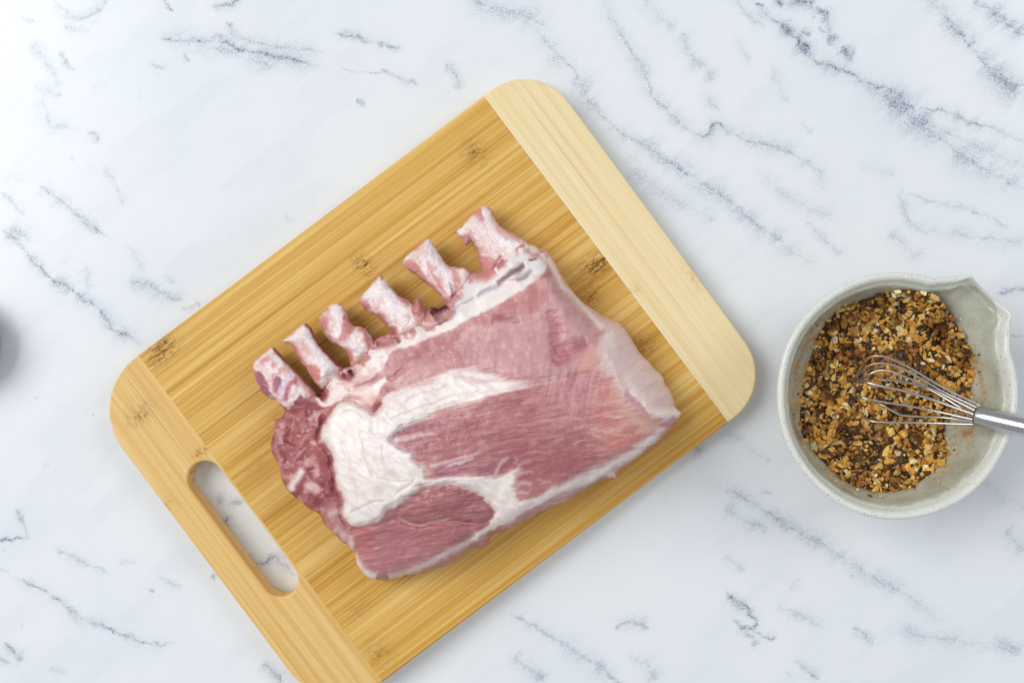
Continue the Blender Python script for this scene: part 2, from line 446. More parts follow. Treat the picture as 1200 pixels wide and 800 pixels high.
def build_board():
    cx, cy = .8 * A0 + .6 * B0, -.6 * A0 + .8 * B0
    root = empty('cutting_board', P(cx, cy, ZB)[:2] + (0.0006,), math.atan2(.6, .8))
    tag(root, 'rectangular bamboo cutting board with pale ends and an oval handle hole', 'cutting board')
    aL, aR, sL, sR, bT, bB = -201, 461.5, -120, 386, 430, 908
    T = ZB - 0.0006
    def loc_spot(px, py): 
        a, b = .8 * px - .6 * py, .6 * px + .8 * py
        return bl(a, b)
    sp_mid = []
    for (x, y, rx, ry, s) in [(188, 411, .011, .007, 1.5), (556, 178, .008, .010, .8), (426, 311, .005, .008, 1.3), (697, 312, .012, .008, 1.0), (706, 306, .009, .004, .8),
                              (690, 348, .008, .006, .9), (330, 500, .006, .010, .5), (345, 497, .009, .006, .4), (420, 712, .010, .006, .35), (760, 405, .006, .005, .8), (748, 402, .004, .006, .5), (445, 765, .008, .010, .6), (660, 583, .004, .002, 1.1), (300, 545, .01, .004, .25)]:
        lx, ly = loc_spot(x, y); sp_mid.append((lx, ly, rx, ry, s))
    sp_end = []
    for (x, y, rx, ry, s) in [(812, 324, .004, .009, .9), (745, 338, .004, .004, .5), (166, 482, .010, .008, .6), (158, 492, .006, .005, .6), (196, 592, .008, .006, .5), (236, 528, .006, .003, 1.3), (600, 100, .004, .006, .4)]:
        lx, ly = loc_spot(x, y); sp_end.append((lx, ly, rx, ry, s))
    m_strip = bamboo_material('bamboo_strip_wood', root, 'X', L4(194, 140, 52), L4(217, 171, 84), L4(237, 202, 126), L4(126, 82, 28), sp_mid, .15)
    m_left = bamboo_material('bamboo_end_wood', root, 'Y', L4(212, 164, 90), L4(229, 189, 118), L4(238, 207, 146), L4(160, 110, 48), sp_end, 0)
    m_right = bamboo_material('pale_bamboo_end_wood', root, 'Y', L4(232, 206, 150), L4(240, 220, 172), L4(246, 230, 192), L4(208, 162, 88), sp_end, 0)
    R = 76
    def arc(ca, cb, r, d0, d1, n=18):
        return [(ca + r * math.cos(math.radians(d0 + (d1 - d0) * i / n)), cb + r * math.sin(math.radians(d0 + (d1 - d0) * i / n)),
                 -math.cos(math.radians(d0 + (d1 - d0) * i / n)), -math.sin(math.radians(d0 + (d1 - d0) * i / n))) for i in range(n + 1)]
    def conv(loop):
        pts = [bl(a, b) for a, b, _, _ in loop]
        nr = [(na, -nb) for _, _, na, nb in loop]
        return pts, nr
    # left end: seam side has no inset
    left = [(sL - .05, bT, 0, 1)] + arc(aL + R, bT + R, R, 270, 180) + arc(aL + R, bB - R, R, 180, 90) + [(sL - .05, bB, 0, -1)]
    hr = 20.5; hc = -144
    hole = arc(hc, 592.5, hr, 180, 360, 20) + arc(hc, 740, hr, 0, 180, 20)
    lp, ln = conv(left); hp, hn = conv(hole)
    hn = [(-x, -y) for x, y in hn]
    me = sheet_ring_mesh('end_panel', lp, ln, (hp, hn), .0014, T)
    o = new_obj('end_panel', me, m_left, root); tag(o, 'golden end panel with the oval handle hole')
    R = 63
    right = [(sR + .05, bB, 0, -1)] + arc(aR - 3 - R, bB - R, R, 90, 0) + arc(aR - R, bT + R, R, 0, -90) + [(sR + .05, bT, 0, 1)]
    rp, rn = conv(right)
    me = sheet_ring_mesh('end_panel', rp, rn, None, .0014, T)
    o = new_obj('end_panel', me, m_right, root); tag(o, 'pale cream end panel without a hole')
    # strips of the middle field, one mesh for all: a bevelled bar scaled per strip
    def bar(name, w, b0, b1):
        bm = bmesh.new()
        l = (sR - sL) * KB
        prof = [(-w / 2 + b0, 0), (-w / 2, b0), (-w / 2, T - b0), (-w / 2 + b0, T), (w / 2 - b1, T), (w / 2, T - b1), (w / 2, b1), (w / 2 - b1, 0)]
        r0 = [bm.verts.new((-l / 2, y, z)) for y, z in prof]; r1 = [bm.verts.new((l / 2, y, z)) for y, z in prof]
        for i in range(8): bm.faces.new([r0[i], r0[(i + 1) % 8], r1[(i + 1) % 8], r1[i]])
        bm.faces.new(r0); bm.faces.new(r1)
        bmesh.ops.recalc_face_normals(bm, faces=bm.faces)
        me = bpy.data.meshes.new(name); bm.to_mesh(me); bm.free(); return me
    r = random.Random(5)
    ws = [r.choice([19, 22, 25, 28]) for _ in range(20)]
    k = (bB - bT) / sum(ws); ws = [w * k for w in ws]
    cache = {}
    b = bT
    xm = ((sL + sR) / 2 - A0) * KB
    for i, w in enumerate(ws):
        g = .012
        b0 = .0014 if i == len(ws) - 1 else .00004
        b1 = .0014 if i == 0 else .00004
        key = (round(w, 3), b0, b1)
        if key not in cache:
            cache[key] = bar('bamboo_strip', (w - g) * KB, b0, b1); cache[key].materials.append(m_strip)
        s = bpy.data.objects.new('bamboo_strip', cache[key]); COL.objects.link(s); s.parent = root
        s.location = (xm, -(b + w / 2 - B0) * KB, 0)
        b += w
    return root
build_board()

# ------------------------------------------------------------------ rack of pork
MZ = ZB + .0004
def inflate_grid(poly, step):
    """grid cells covering a polygon, border vertices pulled onto the outline"""
    x0, y0 = poly.min(0) - 3 * step; x1, y1 = poly.max(0) + 3 * step
    gx = np.arange(x0, x1, step); gy = np.arange(y0, y1, step)
    X, Y = np.meshgrid(gx, gy)
    D = sdf(X, Y, poly)
    dy, dx = np.gradient(D, step)
    n, m = len(gx), len(gy)
    idx = np.arange(n * m).reshape(m, n)
    c = np.stack([idx[:-1, :-1], idx[1:, :-1], idx[1:, 1:], idx[:-1, 1:]], -1).reshape(-1, 4)
    ins = (D > .3 * step).ravel()
    keep = ins[c].sum(1) >= 2
    c = c[keep]
    used = np.unique(c)
    # border vertices = those on an edge with one cell
    e = np.concatenate([c[:, [0, 1]], c[:, [1, 2]], c[:, [2, 3]], c[:, [3, 0]]])
    es = np.sort(e, 1); key = es[:, 0].astype(np.int64) * (n * m) + es[:, 1]
    u, inv, cnt = np.unique(key, return_inverse=True, return_counts=True)
    be = e[cnt[inv] == 1]
    border = np.zeros(n * m, bool); border[be.ravel()] = True
    Xf, Yf, Df = X.ravel().copy(), Y.ravel().copy(), D.ravel().copy()
    gxx, gyy = dx.ravel(), dy.ravel()
    gl = np.hypot(gxx, gyy) + 1e-9
    Xf[border] -= (Df * gxx / gl)[border]; Yf[border] -= (Df * gyy / gl)[border]; Df[border] = 0
    rem = -np.ones(n * m, int); rem[used] = np.arange(len(used))
    return Xf[used], Yf[used], np.maximum(Df[used], 0), rem[c], rem[be], (gxx / gl)[used], (gyy / gl)[used]

def meat_material():
    t = NT('raw_pork')
    c = t.attr('Col', 'Color')
    fat = t.attr('fat')
    pos = t.new('ShaderNodeNewGeometry').outputs['Position']
    rot = t.mapping(pos, (1, 1, 1), (0, 0, 0), (0, 0, -.18))
    fib = t.noise(t.mapping(rot, (130, 900, 300)), 1, 4, .65)
    fib2 = t.noise(pos, 620, 4, .65)
    lump = t.noise(pos, 160, 4, .6)
    nf = t.math('SUBTRACT', 1.0, fat)
    # fibres: pale flecks on the lean, faint pink mottling on the fat
    k = t.math('MULTIPLY', t.maprange(fib, .52, .72), t.math('MULTIPLY', nf, .22))
    c = t.mix(k, c, L4(226, 182, 180))
    k2 = t.math('MULTIPLY', t.maprange(fib, .48, .3), t.math('MULTIPLY', nf, .18))
    c = t.mix(k2, c, L4(150, 88, 94))
    k3 = t.math('MULTIPLY', t.maprange(lump, .52, .72), t.math('MULTIPLY', fat, .16))
    c = t.mix(k3, c, L4(232, 196, 192))
    h = t.math('ADD', t.math('MULTIPLY', fib, t.math('MULTIPLY_ADD', nf, .8, .15)), t.math('ADD', t.math('MULTIPLY', fib2, .5), t.math('MULTIPLY', lump, t.math('MULTIPLY_ADD', nf, .9, .25))))
    t.bump(h, .40, .0008)
    t.set(Base_Color=c, Roughness=t.maprange(fib2, .3, .7, .34, .52))
    t.b.inputs['Specular IOR Level'].default_value = .42
    t.b.inputs['Coat Weight'].default_value = .2; t.b.inputs['Coat Roughness'].default_value = .16
    t.b.inputs['Subsurface Weight'].default_value = .10
    t.b.inputs['Subsurface Radius'].default_value = (1.0, .35, .25)
    t.b.inputs['Subsurface Scale'].default_value = .0025
    return t.m

def split_object(me_full, V, F, face_id, names, mat, root, col, attrs):
    """one object per region of a surface, sharing the full surface's normals along the cuts"""
    nrm = np.zeros(len(V) * 3, np.float32); me_full.vertices.foreach_get('normal', nrm); nrm = nrm.reshape(-1, 3)
    for k, (name, label) in enumerate(names):
        f = F[face_id == k]
        if len(f) == 0: continue
        used = np.unique(f); rem = -np.ones(len(V), int); rem[used] = np.arange(len(used))
        me = mesh_np(name, V[used], rem[f], True, col[used], {a: v[used] for a, v in attrs.items()})
        me.normals_split_custom_set_from_vertices(nrm[used].tolist())
        o = new_obj(name, me, mat, root)
        if label: o['label'] = label

def build_pork():
    ox, oy, _ = P(555, 480, MZ)
    root = empty('pork_rack', (ox, oy, MZ))
    tag(root, 'raw bone-in rack of pork with a white fat cap and six bare rib ends', 'meat')
    mat = meat_material()
    out = [(612,283),(628,289),(642,297),(652,310),(663,330),(680,351),(700,365),(718,375),(732,385),(742,402),(752,415),(768,432),(780,448),(789,465),(792,476),(798,484),
           (794,493),(782,506),(765,522),(748,536),(733,546),(725,552),(723,558),(711,560),(690,571),(667,585),(655,592),(624,604),(598,620),(579,624),(573,636),(560,643),(553,641),
           (535,655),(510,667),(477,674),(455,679),(444,679),(430,675),(419,662),(416,648),(409,642),(395,630),(384,619),(378,608),(365,597),(345,581),(336,572),(331,563),(327,547),(319,532),(318,519),(322,503),(321,492),(331,487),(334,479),
           (332,472),(345,464),(362,460),(377,459),(384,446),(394,438),(405,431),(414,428),(424,418),(434,404),(441,396),(456,391),(466,391),(482,384),(494,372),(500,362),(506,358),(516,360),(524,352),(530,342),(540,330),(551,320),(562,318),(572,314),(588,300),(600,288)]
    poly = catmull(out, 5)
    # ragged outline
    poly += np.stack([fbm(poly[:, 0] / 9, poly[:, 1] / 9, 71, 3) - .5, fbm(poly[:, 0] / 9, poly[:, 1] / 9, 77, 3) - .5], -1) * 4.0
    X, Y, D, F, BE, gx, gy = inflate_grid(poly, 0.95)
    N = len(X)
    wx = X + 8 * (fbm(X / 24, Y / 24, 3) - .5) + 2.6 * (fbm(X / 6, Y / 6, 4, 3) - .5)
    wy = Y + 8 * (fbm(X / 24, Y / 24, 23) - .5) + 2.6 * (fbm(X / 6, Y / 6, 24, 3) - .5)

    # ---- regions (photo pixels)
    fatC = catmull([(664,441),(640,446),(620,449),(600,449),(580,443),(565,435),(550,430),(535,432),(520,438),(505,446),(485,452),(465,458),(450,465),(444,474),(437,483),(430,480),(420,474),(405,472),(392,478),(383,490),(378,503),(377,514),(385,518),(390,530),(390,545),(392,560),(398,575),(404,590),(405,604),(412,614),(425,616),(440,612),(450,606),(453,598),(465,592),(480,583),(490,574),(500,569),(520,568),(540,570),(556,577),(568,586),(576,594),(580,602),(574,612),(560,622),(552,630),(560,628),(582,616),(602,608),(624,596),(652,580),(682,569),(702,561),(718,549),(742,534),(762,519),(778,504),
                    (772,503),(752,519),(730,534),(710,544),(685,554),(660,567),(640,577),(620,584),(607,587),(602,575),(603,562),(612,548),(598,551),(585,556),(570,558),(550,557),(530,559),(515,563),(504,560),(499,548),(492,545),(484,537),(482,528),(470,521),(460,517),(464,509),(478,500),(492,491),(530,476),(560,468),(600,458),(635,447)], 4)
    fatB = catmull([(368,466),(384,444),(402,430),(428,410),(446,396),(466,392),(490,380),(508,368),(528,352),(542,332),(560,318),(584,302),(606,284),(628,286),(642,302),(640,318),(628,328),(605,344),(580,358),(550,374),(515,392),(485,403),(462,412),(452,424),(448,436),(452,446),(444,458),(438,468),(431,478),(415,472),(396,471),(380,476)], 4)
    leanG = catmull([(310,490),(335,468),(378,474),(394,474),(383,490),(377,512),(388,524),(389,548),(394,572),(404,596),(402,618),(412,650),(390,640),(340,590),(305,530)], 4)
    eyeE = catmull([(466,599),(474,591),(488,584),(494,576),(504,571),(520,568),(540,571),(556,578),(568,587),(577,596),(578,604),(566,611),(548,612),(530,608),(515,608),(500,613),(486,613),(474,608)], 4)
    lowE = catmull([(408,620),(430,616),(452,607),(470,609),(490,614),(540,610),(572,612),(560,624),(540,640),(505,656),(460,680),(435,684),(412,650)], 4)
    faceH = catmull([(640,292),(655,306),(668,330),(685,350),(722,370),(750,395),(790,445),(806,486),(790,492),(770,486),(748,466),(732,446),(722,424),(714,400),(702,382),(684,366),(668,346),(654,325)], 4)
    sC = sdf(wx, wy, fatC); sB = sdf(wx, wy, fatB); sG = sdf(wx, wy, leanG)
    sE = sdf(wx, wy, eyeE); sLw = sdf(wx, wy, lowE); sH = sdf(wx, wy, faceH)
    tip_ = 10 * (fbm(X * .93 / 26 - Y * .2 / 26, (Y * .97 + X * .2) / 3.2, 151, 3) - .5) * smooth(450, 500, X); sC = sC + tip_ * smooth(600, 575, Y + (X - 560) * .3); fw = 2.0 + 3.2 * smooth(455, 500, X) * smooth(590, 560, Y); mC = smooth(-fw, fw, sC); mB = smooth(-2, 2.5, sB); mG = smooth(-2, 3, sG); mE = smooth(-1.5, 2, sE); mL = smooth(-1.5, 2, sLw); mH = smooth(-6, 5, sH)

    # ---- height
    ctrl = np.array([(340,510,34),(350,560,34),(390,620,30),(430,650,34),(470,660,36),(345,475,30),(400,455,36),(450,415,38),(510,375,40),(580,325,42),(625,300,42),
                     (410,520,52),(430,580,56),(470,540,60),(460,470,54),(520,620,54),(540,540,63),(500,440,55),(560,400,54),(620,360,54),(600,480,66),(650,440,62),(680,390,56),(640,540,62),(690,500,62),(730,480,56),(715,430,56),(770,495,46),(700,550,46),(620,590,48),(560,630,40),(760,450,40),(720,390,42)], float)
    wsum = np.zeros(N); zt = np.zeros(N)
    for cx, cy, z in ctrl:
        w = np.exp(-((X - cx) ** 2 + (Y - cy) ** 2) / (2 * 34.0 ** 2)) + 1e-9
        wsum += w; zt += w * z
    zt = zt / wsum * .001
    # height at which the outline is widest
    ze = np.full(N, .017)
    ze = ze + .010 * smooth(620, 300, X + Y * .9 - 330)          # higher along the ribs
    ze = ze * (1 - .55 * smooth(640, 720, X) * smooth(540, 470, Y))   # cut end slopes out near the board
    R = 26 + 38 * smooth(640, 740, X) * smooth(530, 480, Y) + 10 * smooth(420, 360, X)
    u = np.clip(D / R, 0, 1)
    prof = np.sqrt(np.maximum(1 - (1 - u) ** 2, 0)) ** .9
    Z = ze + (zt - ze) * prof
    def groove(pts, w, depth, sm=True):
        d, t = seg_dist(wx, wy, catmull(pts, 4, False))
        return depth * np.exp(-(d / w) ** 2) * smooth(0, .15, t) * smooth(0, .15, 1 - t)
    edge = smooth(0, 8, D)
    Z += edge * .0030 * smooth(-1, 7, sC) * smooth(600, 420, X)         # thick lobe of fat on the left
    Z += edge * .0011 * smooth(-3, 6, sC)
    Z += edge * .0030 * smooth(0, 22, sE)
    Z -= edge * .0016 * np.exp(-(np.abs(sE) / 3.5) ** 2)
    Z -= edge * .0035 * np.exp(-((sC + 3) / 3.5) ** 2) * smooth(470, 400, X) * smooth(470, 500, Y)
    Z -= edge * groove([(400,470),(420,471),(433,483),(440,478),(446,468)], 4, .0055)
    Z -= edge * groove([(434,482),(438,495),(440,510)], 6, .002)
    Z -= edge * groove([(452,607),(470,609),(492,615),(530,611),(560,613)], 4, .0020)
    Z -= edge * groove([(645,362),(650,385),(653,410),(648,425)], 8, .0030)
    Z -= edge * groove([(690,398),(668,405),(652,414)], 6, .0018)
    Z -= edge * groove([(575,372),(590,374),(612,378)], 5, .0014)
    Z -= edge * groove([(590,455),(640,443),(668,440),(700,436)], 4, .0012)
    Z -= edge * groove([(582,334),(598,322),(618,309)], 4, .003)
    Z -= edge * groove([(556,347),(585,333),(605,330),(628,314)], 2.5, .0018)
    Z -= edge * groove([(450,437),(436,447),(420,454),(405,458)], 3, .0018)
    Z -= edge * groove([(452,446),(462,440),(476,434)], 3, .0015)
    Z -= edge * groove([(733,458),(745,470),(760,484),(778,497)], 4, .0022)
    Z += edge * groove([(712,392),(717,425),(730,450),(748,468),(768,486),(792,488)], 8, .0022)
    Z -= smooth(0, 5, D) * groove([(352,470),(345,500),(338,520)], 11, .0028)
    Z -= smooth(0, 5, D) * groove([(372,500),(366,530),(380,560)], 10, .0022)
    Z -= smooth(0, 5, D) * groove([(360,580),(385,590),(400,610)], 6, .002)
    Z -= smooth(0, 3, D) * groove([(508,372),(516,366),(522,358)], 8, .010)
    Z -= smooth(0, 3, D) * groove([(400,436),(410,440),(413,430)], 5, .006)
    Z -= smooth(0, 3, D) * groove([(372,466),(380,458)], 6, .006)
    Z -= smooth(0, 3, D) * groove([(440,402),(455,402),(470,396)], 5, .005)
    for (ax_, ay_), (bx_, by_) in [((312,424),(366,490)), ((348,394),(400,452)), ((388,366),(436,430)), ((438,340),(500,404)), ((488,298),(548,368)), ((560,260),(614,330))]:
        d_, t_ = seg_dist(X, Y, [(ax_, ay_), (bx_, by_)])
        Z += smooth(0, 7, D) * .0075 * np.exp(-(d_ / 10) ** 2) * smooth(1, .72, t_)
    # surface unevenness
    ang = -.20
    fu = X * math.cos(ang) + Y * math.sin(ang); fv = -X * math.sin(ang) + Y * math.cos(ang)
    lean = 1 - np.maximum(mC, mB)
    Z += edge * .0022 * (fbm(X / 34, Y / 34, 90, 3) - .5)
    Z += edge * lean * .0009 * (fbm(fu / 34, fv / 6, 91, 3) - .5)
    Z += edge * (.0004 + .0007 * lean) * (fbm(X / 9, Y / 9, 92, 3) - .5)
    Z += edge * mG * .0025 * (fbm(X / 19, Y / 17, 93, 2) - .5)
    Z += edge * mC * .0018 * (fbm(X / 24, Y / 18, 94, 2) - .5)

    # ---- colour of the flesh and fat
    C = np.zeros((N, 3)); fat = np.zeros(N)
    n1 = fbm(X / 26, Y / 26, 101, 4); n2 = fbm(fu / 40, fv / 4.0, 102, 4); n3 = fbm(X / 7, Y / 7, 103, 3)
    hatch = fbm(X / 2.6, Y / 16, 104, 3)
    def over(col, m):
        m = np.clip(m, 0, 1)[:, None]; C[:] = C * (1 - m) + np.asarray(col, float) * m
    def fill(pts, col, feather=3, a=1.0, cm=True):
        s = sdf(wx, wy, catmull(pts, 4) if cm else np.array(pts, float)); m = smooth(-feather, feather, s) * a
        over(col, m); return m
    def stroke(pts, w, col, a=1.0, f=0.0, tp=.18):
        d, t = seg_dist(wx, wy, catmull(pts, 4, False) if len(pts) > 2 else pts)
        m = np.exp(-(d / w) ** 2.5) * (smooth(0, tp, t) * smooth(0, tp, 1 - t) if tp else 1) * a
        over(col, m)
        if f: fat[:] = np.clip(fat + f * m, 0, 1)
        return m
    C[:] = (197, 143, 144)
    over((180, 118, 122), .75 * smooth(.5, .75, n1)); over((214, 160, 160), .6 * smooth(.5, .28, n1))
    over((218, 176, 176), .45 * smooth(.54, .74, n2)); over((168, 106, 110), .38 * smooth(.46, .28, n2))
    # upper band: duller, cross hatched
    fill([(452,430),(480,408),(530,388),(580,362),(625,336),(650,342),(690,385),(700,420),(660,440),(600,446),(565,432),(530,432),(490,450),(462,456)], (216,172,176), 7, .88)
    up = smooth(6, -6, sdf(wx, wy, fatC)) * smooth(448, 430, Y + (X - 600) * .05)
    over((222, 184, 184), .28 * smooth(.55, .75, hatch) * up); over((176, 116, 122), .2 * smooth(.45, .25, hatch) * up)
    fill([(580,362),(625,336),(640,345),(628,362),(600,372),(560,380),(545,382)], (192,124,122), 5, .65)
    fill([(455,432),(480,410),(525,392),(545,384),(530,400),(500,415),(475,430),(460,446)], (190,122,122), 4, .7)
    fill([(470,440),(500,425),(530,412),(520,430),(495,446),(470,452)], (226,184,180), 6, .6)
    stroke([(645,360),(650,385),(655,412),(650,432)], 8, (176,104,114), .6)
    stroke([(655,425),(672,410),(692,400)], 7, (168,98,112), .6); stroke([(668,405),(690,404)], 4, (164,98,108), .5)
    stroke([(575,371),(592,373),(612,379)], 4, (160,96,98), .7)
    stroke([(536,398),(560,386),(590,383),(610,386)], 3, (228,186,184), .6)
    fill([(676,425),(694,405),(706,398),(710,425),(704,440),(680,440)], (238,180,164), 7, .6)
    fill([(640,445),(680,436),(710,440),(724,470),(690,482),(650,470)], (224,172,176), 9, .55)
    # right part of the loin: warmer, fading to pale
    fill([(700,440),(722,452),(745,480),(768,500),(745,522),(715,530),(700,500)], (222,150,140), 12, .8)
    fill([(716,444),(732,462),(752,486),(774,500),(758,512),(738,500),(722,478)], (240,204,190), 9, .75)
    fill([(600,500),(650,492),(690,520),(690,548),(640,570),(612,575),(600,540)], (182,118,122), 14, .6)
    fill([(560,500),(620,470),(640,500),(600,530)], (190,128,128), 12, .5)
    # left, darker and wetter lean
    over((166, 94, 98), mG * .95)
    over((140, 70, 76), mG * .8 * smooth(.52, .68, fbm(X / 12, Y / 12, 111, 3)))
    over((196, 128, 128), mG * .7 * smooth(.56, .72, fbm(X / 10, Y / 15, 112, 3)))
    over((226, 190, 190), mG * .6 * smooth(.64, .74, fbm(X / 7, Y / 7, 113, 3)))
    fill([(385,588),(398,585),(404,610),(412,640),(395,628),(380,606)], (206,156,154), 5, .6)
    stroke([(358,546),(349,558),(344,568),(341,576)], 5, (244,228,222), .95, .7)
    fill([(356,566),(366,562),(376,570),(372,578),(360,574)], (232,204,198), 3, .9)
    stroke([(356,545),(366,538),(374,532)], 2.5, (226,192,190), .7); stroke([(384,603),(398,596),(404,602)], 5, (232,206,202), .7)
    stroke([(326,500),(323,520),(328,545),(338,566)], 2.5, (206,160,164), .6); stroke([(390,616),(400,622),(406,634)], 4, (230,205,204), .7)
    stroke([(345,520),(360,512),(368,500)], 3, (200,130,128), .6); stroke([(365,535),(372,550),(368,560)], 3, (206,150,150), .6)
    stroke([(346,556),(338,560),(333,556)], 5, (222,150,136), .6); stroke([(336,474),(345,482),(360,478),(378,474)], 4, (150,84,88), .7)
    stroke([(341,540),(352,530),(362,524)], 2, (232,200,200), .5); stroke([(372,520),(379,535),(384,552)], 6, (170,90,92), .5)
    # lower muscles
    over((184, 126, 130), mL * .95); over((168, 108, 114), mL * .7 * smooth(.5, .68, n2)); over((208, 156, 158), mL * .55 * smooth(.52, .35, fbm(fu / 26, fv / 3.4, 121, 3)))
    fill([(430,640),(470,620),(500,640),(480,665),(450,672),(432,660)], (196,138,144), 10, .6)
    fill([(412,618),(432,618),(440,640),(425,650),(414,640)], (190,112,112), 5, .7)
    over((176, 116, 120), mE); over((160, 98, 104), mE * .6 * smooth(.5, .68, n2)); over((204, 148, 148), mE * .5 * smooth(.53, .36, n2))
    stroke([(466,601),(474,609),(488,614),(502,612),(516,608),(536,606)], 2.2, (232,190,186), .85, .3)
    # rim under the loin
    # ---- fat
    mf = mC
    fc = np.array((246, 236, 231), float)
    C[:] = C * (1 - mf[:, None]) + fc * mf[:, None]; fat = np.maximum(fat, mf)
    over((240, 231, 232), mC * .6 * smooth(.5, .7, n1)); over((234, 212, 208), mC * .5 * smooth(.56, .75, n1)); over((232, 210, 206), mC * .3 * smooth(.60, .75, n3))
    over((216, 206, 222), mC * .65 * np.exp(-((X - 468) / 26) ** 2 - ((Y - 512) / 20) ** 2) * smooth(.35, .6, n3))
    over((206, 182, 190), mC * .75 * smooth(560, 640, X) * smooth(540, 570, Y) * smooth(.35, .6, n3) * .55)
    for pts, w in [([(398,500),(402,530),(412,560),(420,590)], 2.2), ([(420,500),(425,530),(438,560)], 2.0), ([(446,520),(452,545),(470,565)], 2.2), ([(410,600),(430,590),(452,585)], 2.0), ([(430,548),(450,560),(480,566)], 1.8),
                   ([(455,490),(480,480),(510,472)], 1.8), ([(470,470),(500,458),(530,452)], 1.6), ([(500,476),(535,462),(570,456)], 1.6), ([(396,486),(412,482),(424,490)], 1.8), ([(460,580),(476,570),(486,560)], 1.8)]:
        stroke(pts, w, (230, 210, 207), .45); Z -= edge * groove([(x + 1.5, y + 1) for x, y in pts], w, .0006)
    crf = fbm((X * .8 + Y * .6) / 18, (Y * .8 - X * .6) / 5, 153, 3)
    over((230, 208, 208), mC * .45 * smooth(.54, .68, crf)); Z += edge * mC * .0007 * (crf - .5)
    over((236, 214, 208), mC * .55 * smooth(6, 0, sC))
    # translucent fat over the loin's left end: purple streaks
    for pts, w, c, a in [([(456,513),(475,506),(500,500),(520,496),(538,492)], 2.6, (150,100,132), .7), ([(452,517),(470,515),(490,510),(520,506)], 2.4, (236,226,232), .9),
                         ([(500,512),(520,510),(540,505)], 2.5, (170,104,132), .6), ([(462,524),(480,524),(500,520)], 2.4, (190,140,160), .5),
                         ([(504,551),(525,541),(550,532),(575,520)], 2.2, (236,222,226), .85), ([(508,556),(530,548),(552,540)], 4, (168,112,140), .75),
                         ([(512,558),(532,556),(548,549)], 3, (170,100,138), .7), ([(520,549),(545,540),(556,533)], 2.2, (240,232,236), .8),
                         ([(556,553),(572,547),(582,541)], 4.5, (172,112,142), .75), ([(586,548),(596,543),(606,536)], 4.5, (176,108,128), .7),
                         ([(578,556),(584,545),(598,533)], 2.2, (238,224,228), .85), ([(600,533),(606,538),(600,545)], 1.6, (236,216,220), .7),
                         ([(604,549),(614,544),(624,540)], 3, (226,206,212), .8), ([(604,560),(614,556),(628,553)], 2, (230,210,212), .8),
                         ([(602,572),(612,566),(626,566)], 2, (226,206,208), .7), ([(604,580),(612,577),(622,576)], 2, (226,206,208), .7),
                         ([(540,520),(560,513),(578,504)], 2.0, (226,196,194), .6), ([(562,521),(568,516)], 4, (234,214,212), .7), ([(535,525),(542,528)], 4, (234,212,206), .7),
                         ([(576,503),(590,497),(604,492)], 3, (222,180,178), .6), ([(612,473),(622,469),(630,467)], 3, (228,192,190), .7),
                         ([(556,486),(580,481),(612,472)], 1.6, (222,178,178), .6), ([(600,500),(640,492),(670,490),(690,494)], 1.8, (228,184,184), .7),
                         ([(690,505),(715,506),(745,512)], 1.8, (236,198,192), .7), ([(706,486),(720,488),(730,487)], 2, (240,210,204), .8),
                         ([(620,470),(645,466),(675,466)], 3, (222,176,178), .5), ([(672,474),(690,470),(712,474)], 3, (232,190,192), .5),
                         ([(655,440),(662,460),(668,486)], 2.4, (190,118,128), .45), ([(672,442),(676,462),(676,480)], 2.4, (192,122,132), .4),
                         ([(688,450),(700,455),(712,450)], 2.2, (236,200,200), .55), ([(630,520),(642,512),(652,516)], 3.5, (158,100,112), .6)]:
        stroke(pts, w, c, a)
    # little pale nicks and streaks in the loin
    r = random.Random(3)
    for _ in range(110):
        cx = r.uniform(500, 735); cy = r.uniform(458, 575)
        if sdf(np.array([cx]), np.array([cy]), fatC)[0] > -4: continue
        if cy > 600 - (cx - 600) * .45: continue
        L = r.uniform(2, 9); a = -.32 + .34 * smooth(540, 720, np.array([cx]))[0] + r.uniform(-.25, .25)
        near = (np.abs(X - cx) < 16) & (np.abs(Y - cy) < 12)
        d, t = seg_dist(wx[near], wy[near], [(cx - L * math.cos(a), cy - L * math.sin(a)), (cx + L * math.cos(a), cy + L * math.sin(a))])
        m = (np.exp(-(d / r.uniform(.9, 1.7)) ** 2) * r.uniform(.2, .6))[:, None]
        C[near] = C[near] * (1 - m) + np.array((232, 196, 194)) * m
    # grey-pink island in the fat
    fill([(532,442),(545,439),(565,444),(582,447),(570,450),(548,448)], (216,186,188), 3, .75)
    # ---- band of fat along the ribs
    C[:] = C * (1 - mB[:, None]) + np.array((241, 229, 226)) * mB[:, None]; fat = np.maximum(fat, mB)
    over((228, 190, 184), mB * .8 * smooth(.5, .7, n3) * smooth(500, 430, X)); over((222, 214, 220), mB * .7 * smooth(.5, .68, n1) * smooth(480, 540, X))
    stroke([(410,456),(424,449),(436,445),(449,438)], 4.5, (204,150,148), .9, -.6)
    stroke([(434,447),(450,440)], 2.5, (186,130,130), .7); stroke([(440,463),(434,470),(432,478)], 4.5, (206,136,132), .8, -.5)
    fill([(405,461),(425,456),(440,458),(432,472),(415,470),(400,467)], (228,188,182), 5, .7)
    stroke([(452,455),(455,446),(470,438),(480,432)], 2.5, (206,148,142), .7)
    stroke([(583,333),(597,323),(607,318),(617,309)], 3.0, (132,104,116), .95, -.3); stroke([(600,322),(612,314)], 2.5, (110,80,92), .7)
    stroke([(556,346),(570,340),(585,334)], 2.6, (186,180,188), .9); stroke([(606,330),(618,323),(628,314)], 2.2, (158,148,156), .85)
    stroke([(620,303),(632,301)], 1.8, (120,80,92), .8); stroke([(530,362),(545,352),(556,347)], 1.4, (180,168,172), .7)
    stroke([(628,322),(632,328),(640,333)], 5, (226,182,172), .7); stroke([(627,336),(640,331)], 4, (222,176,170), .6)
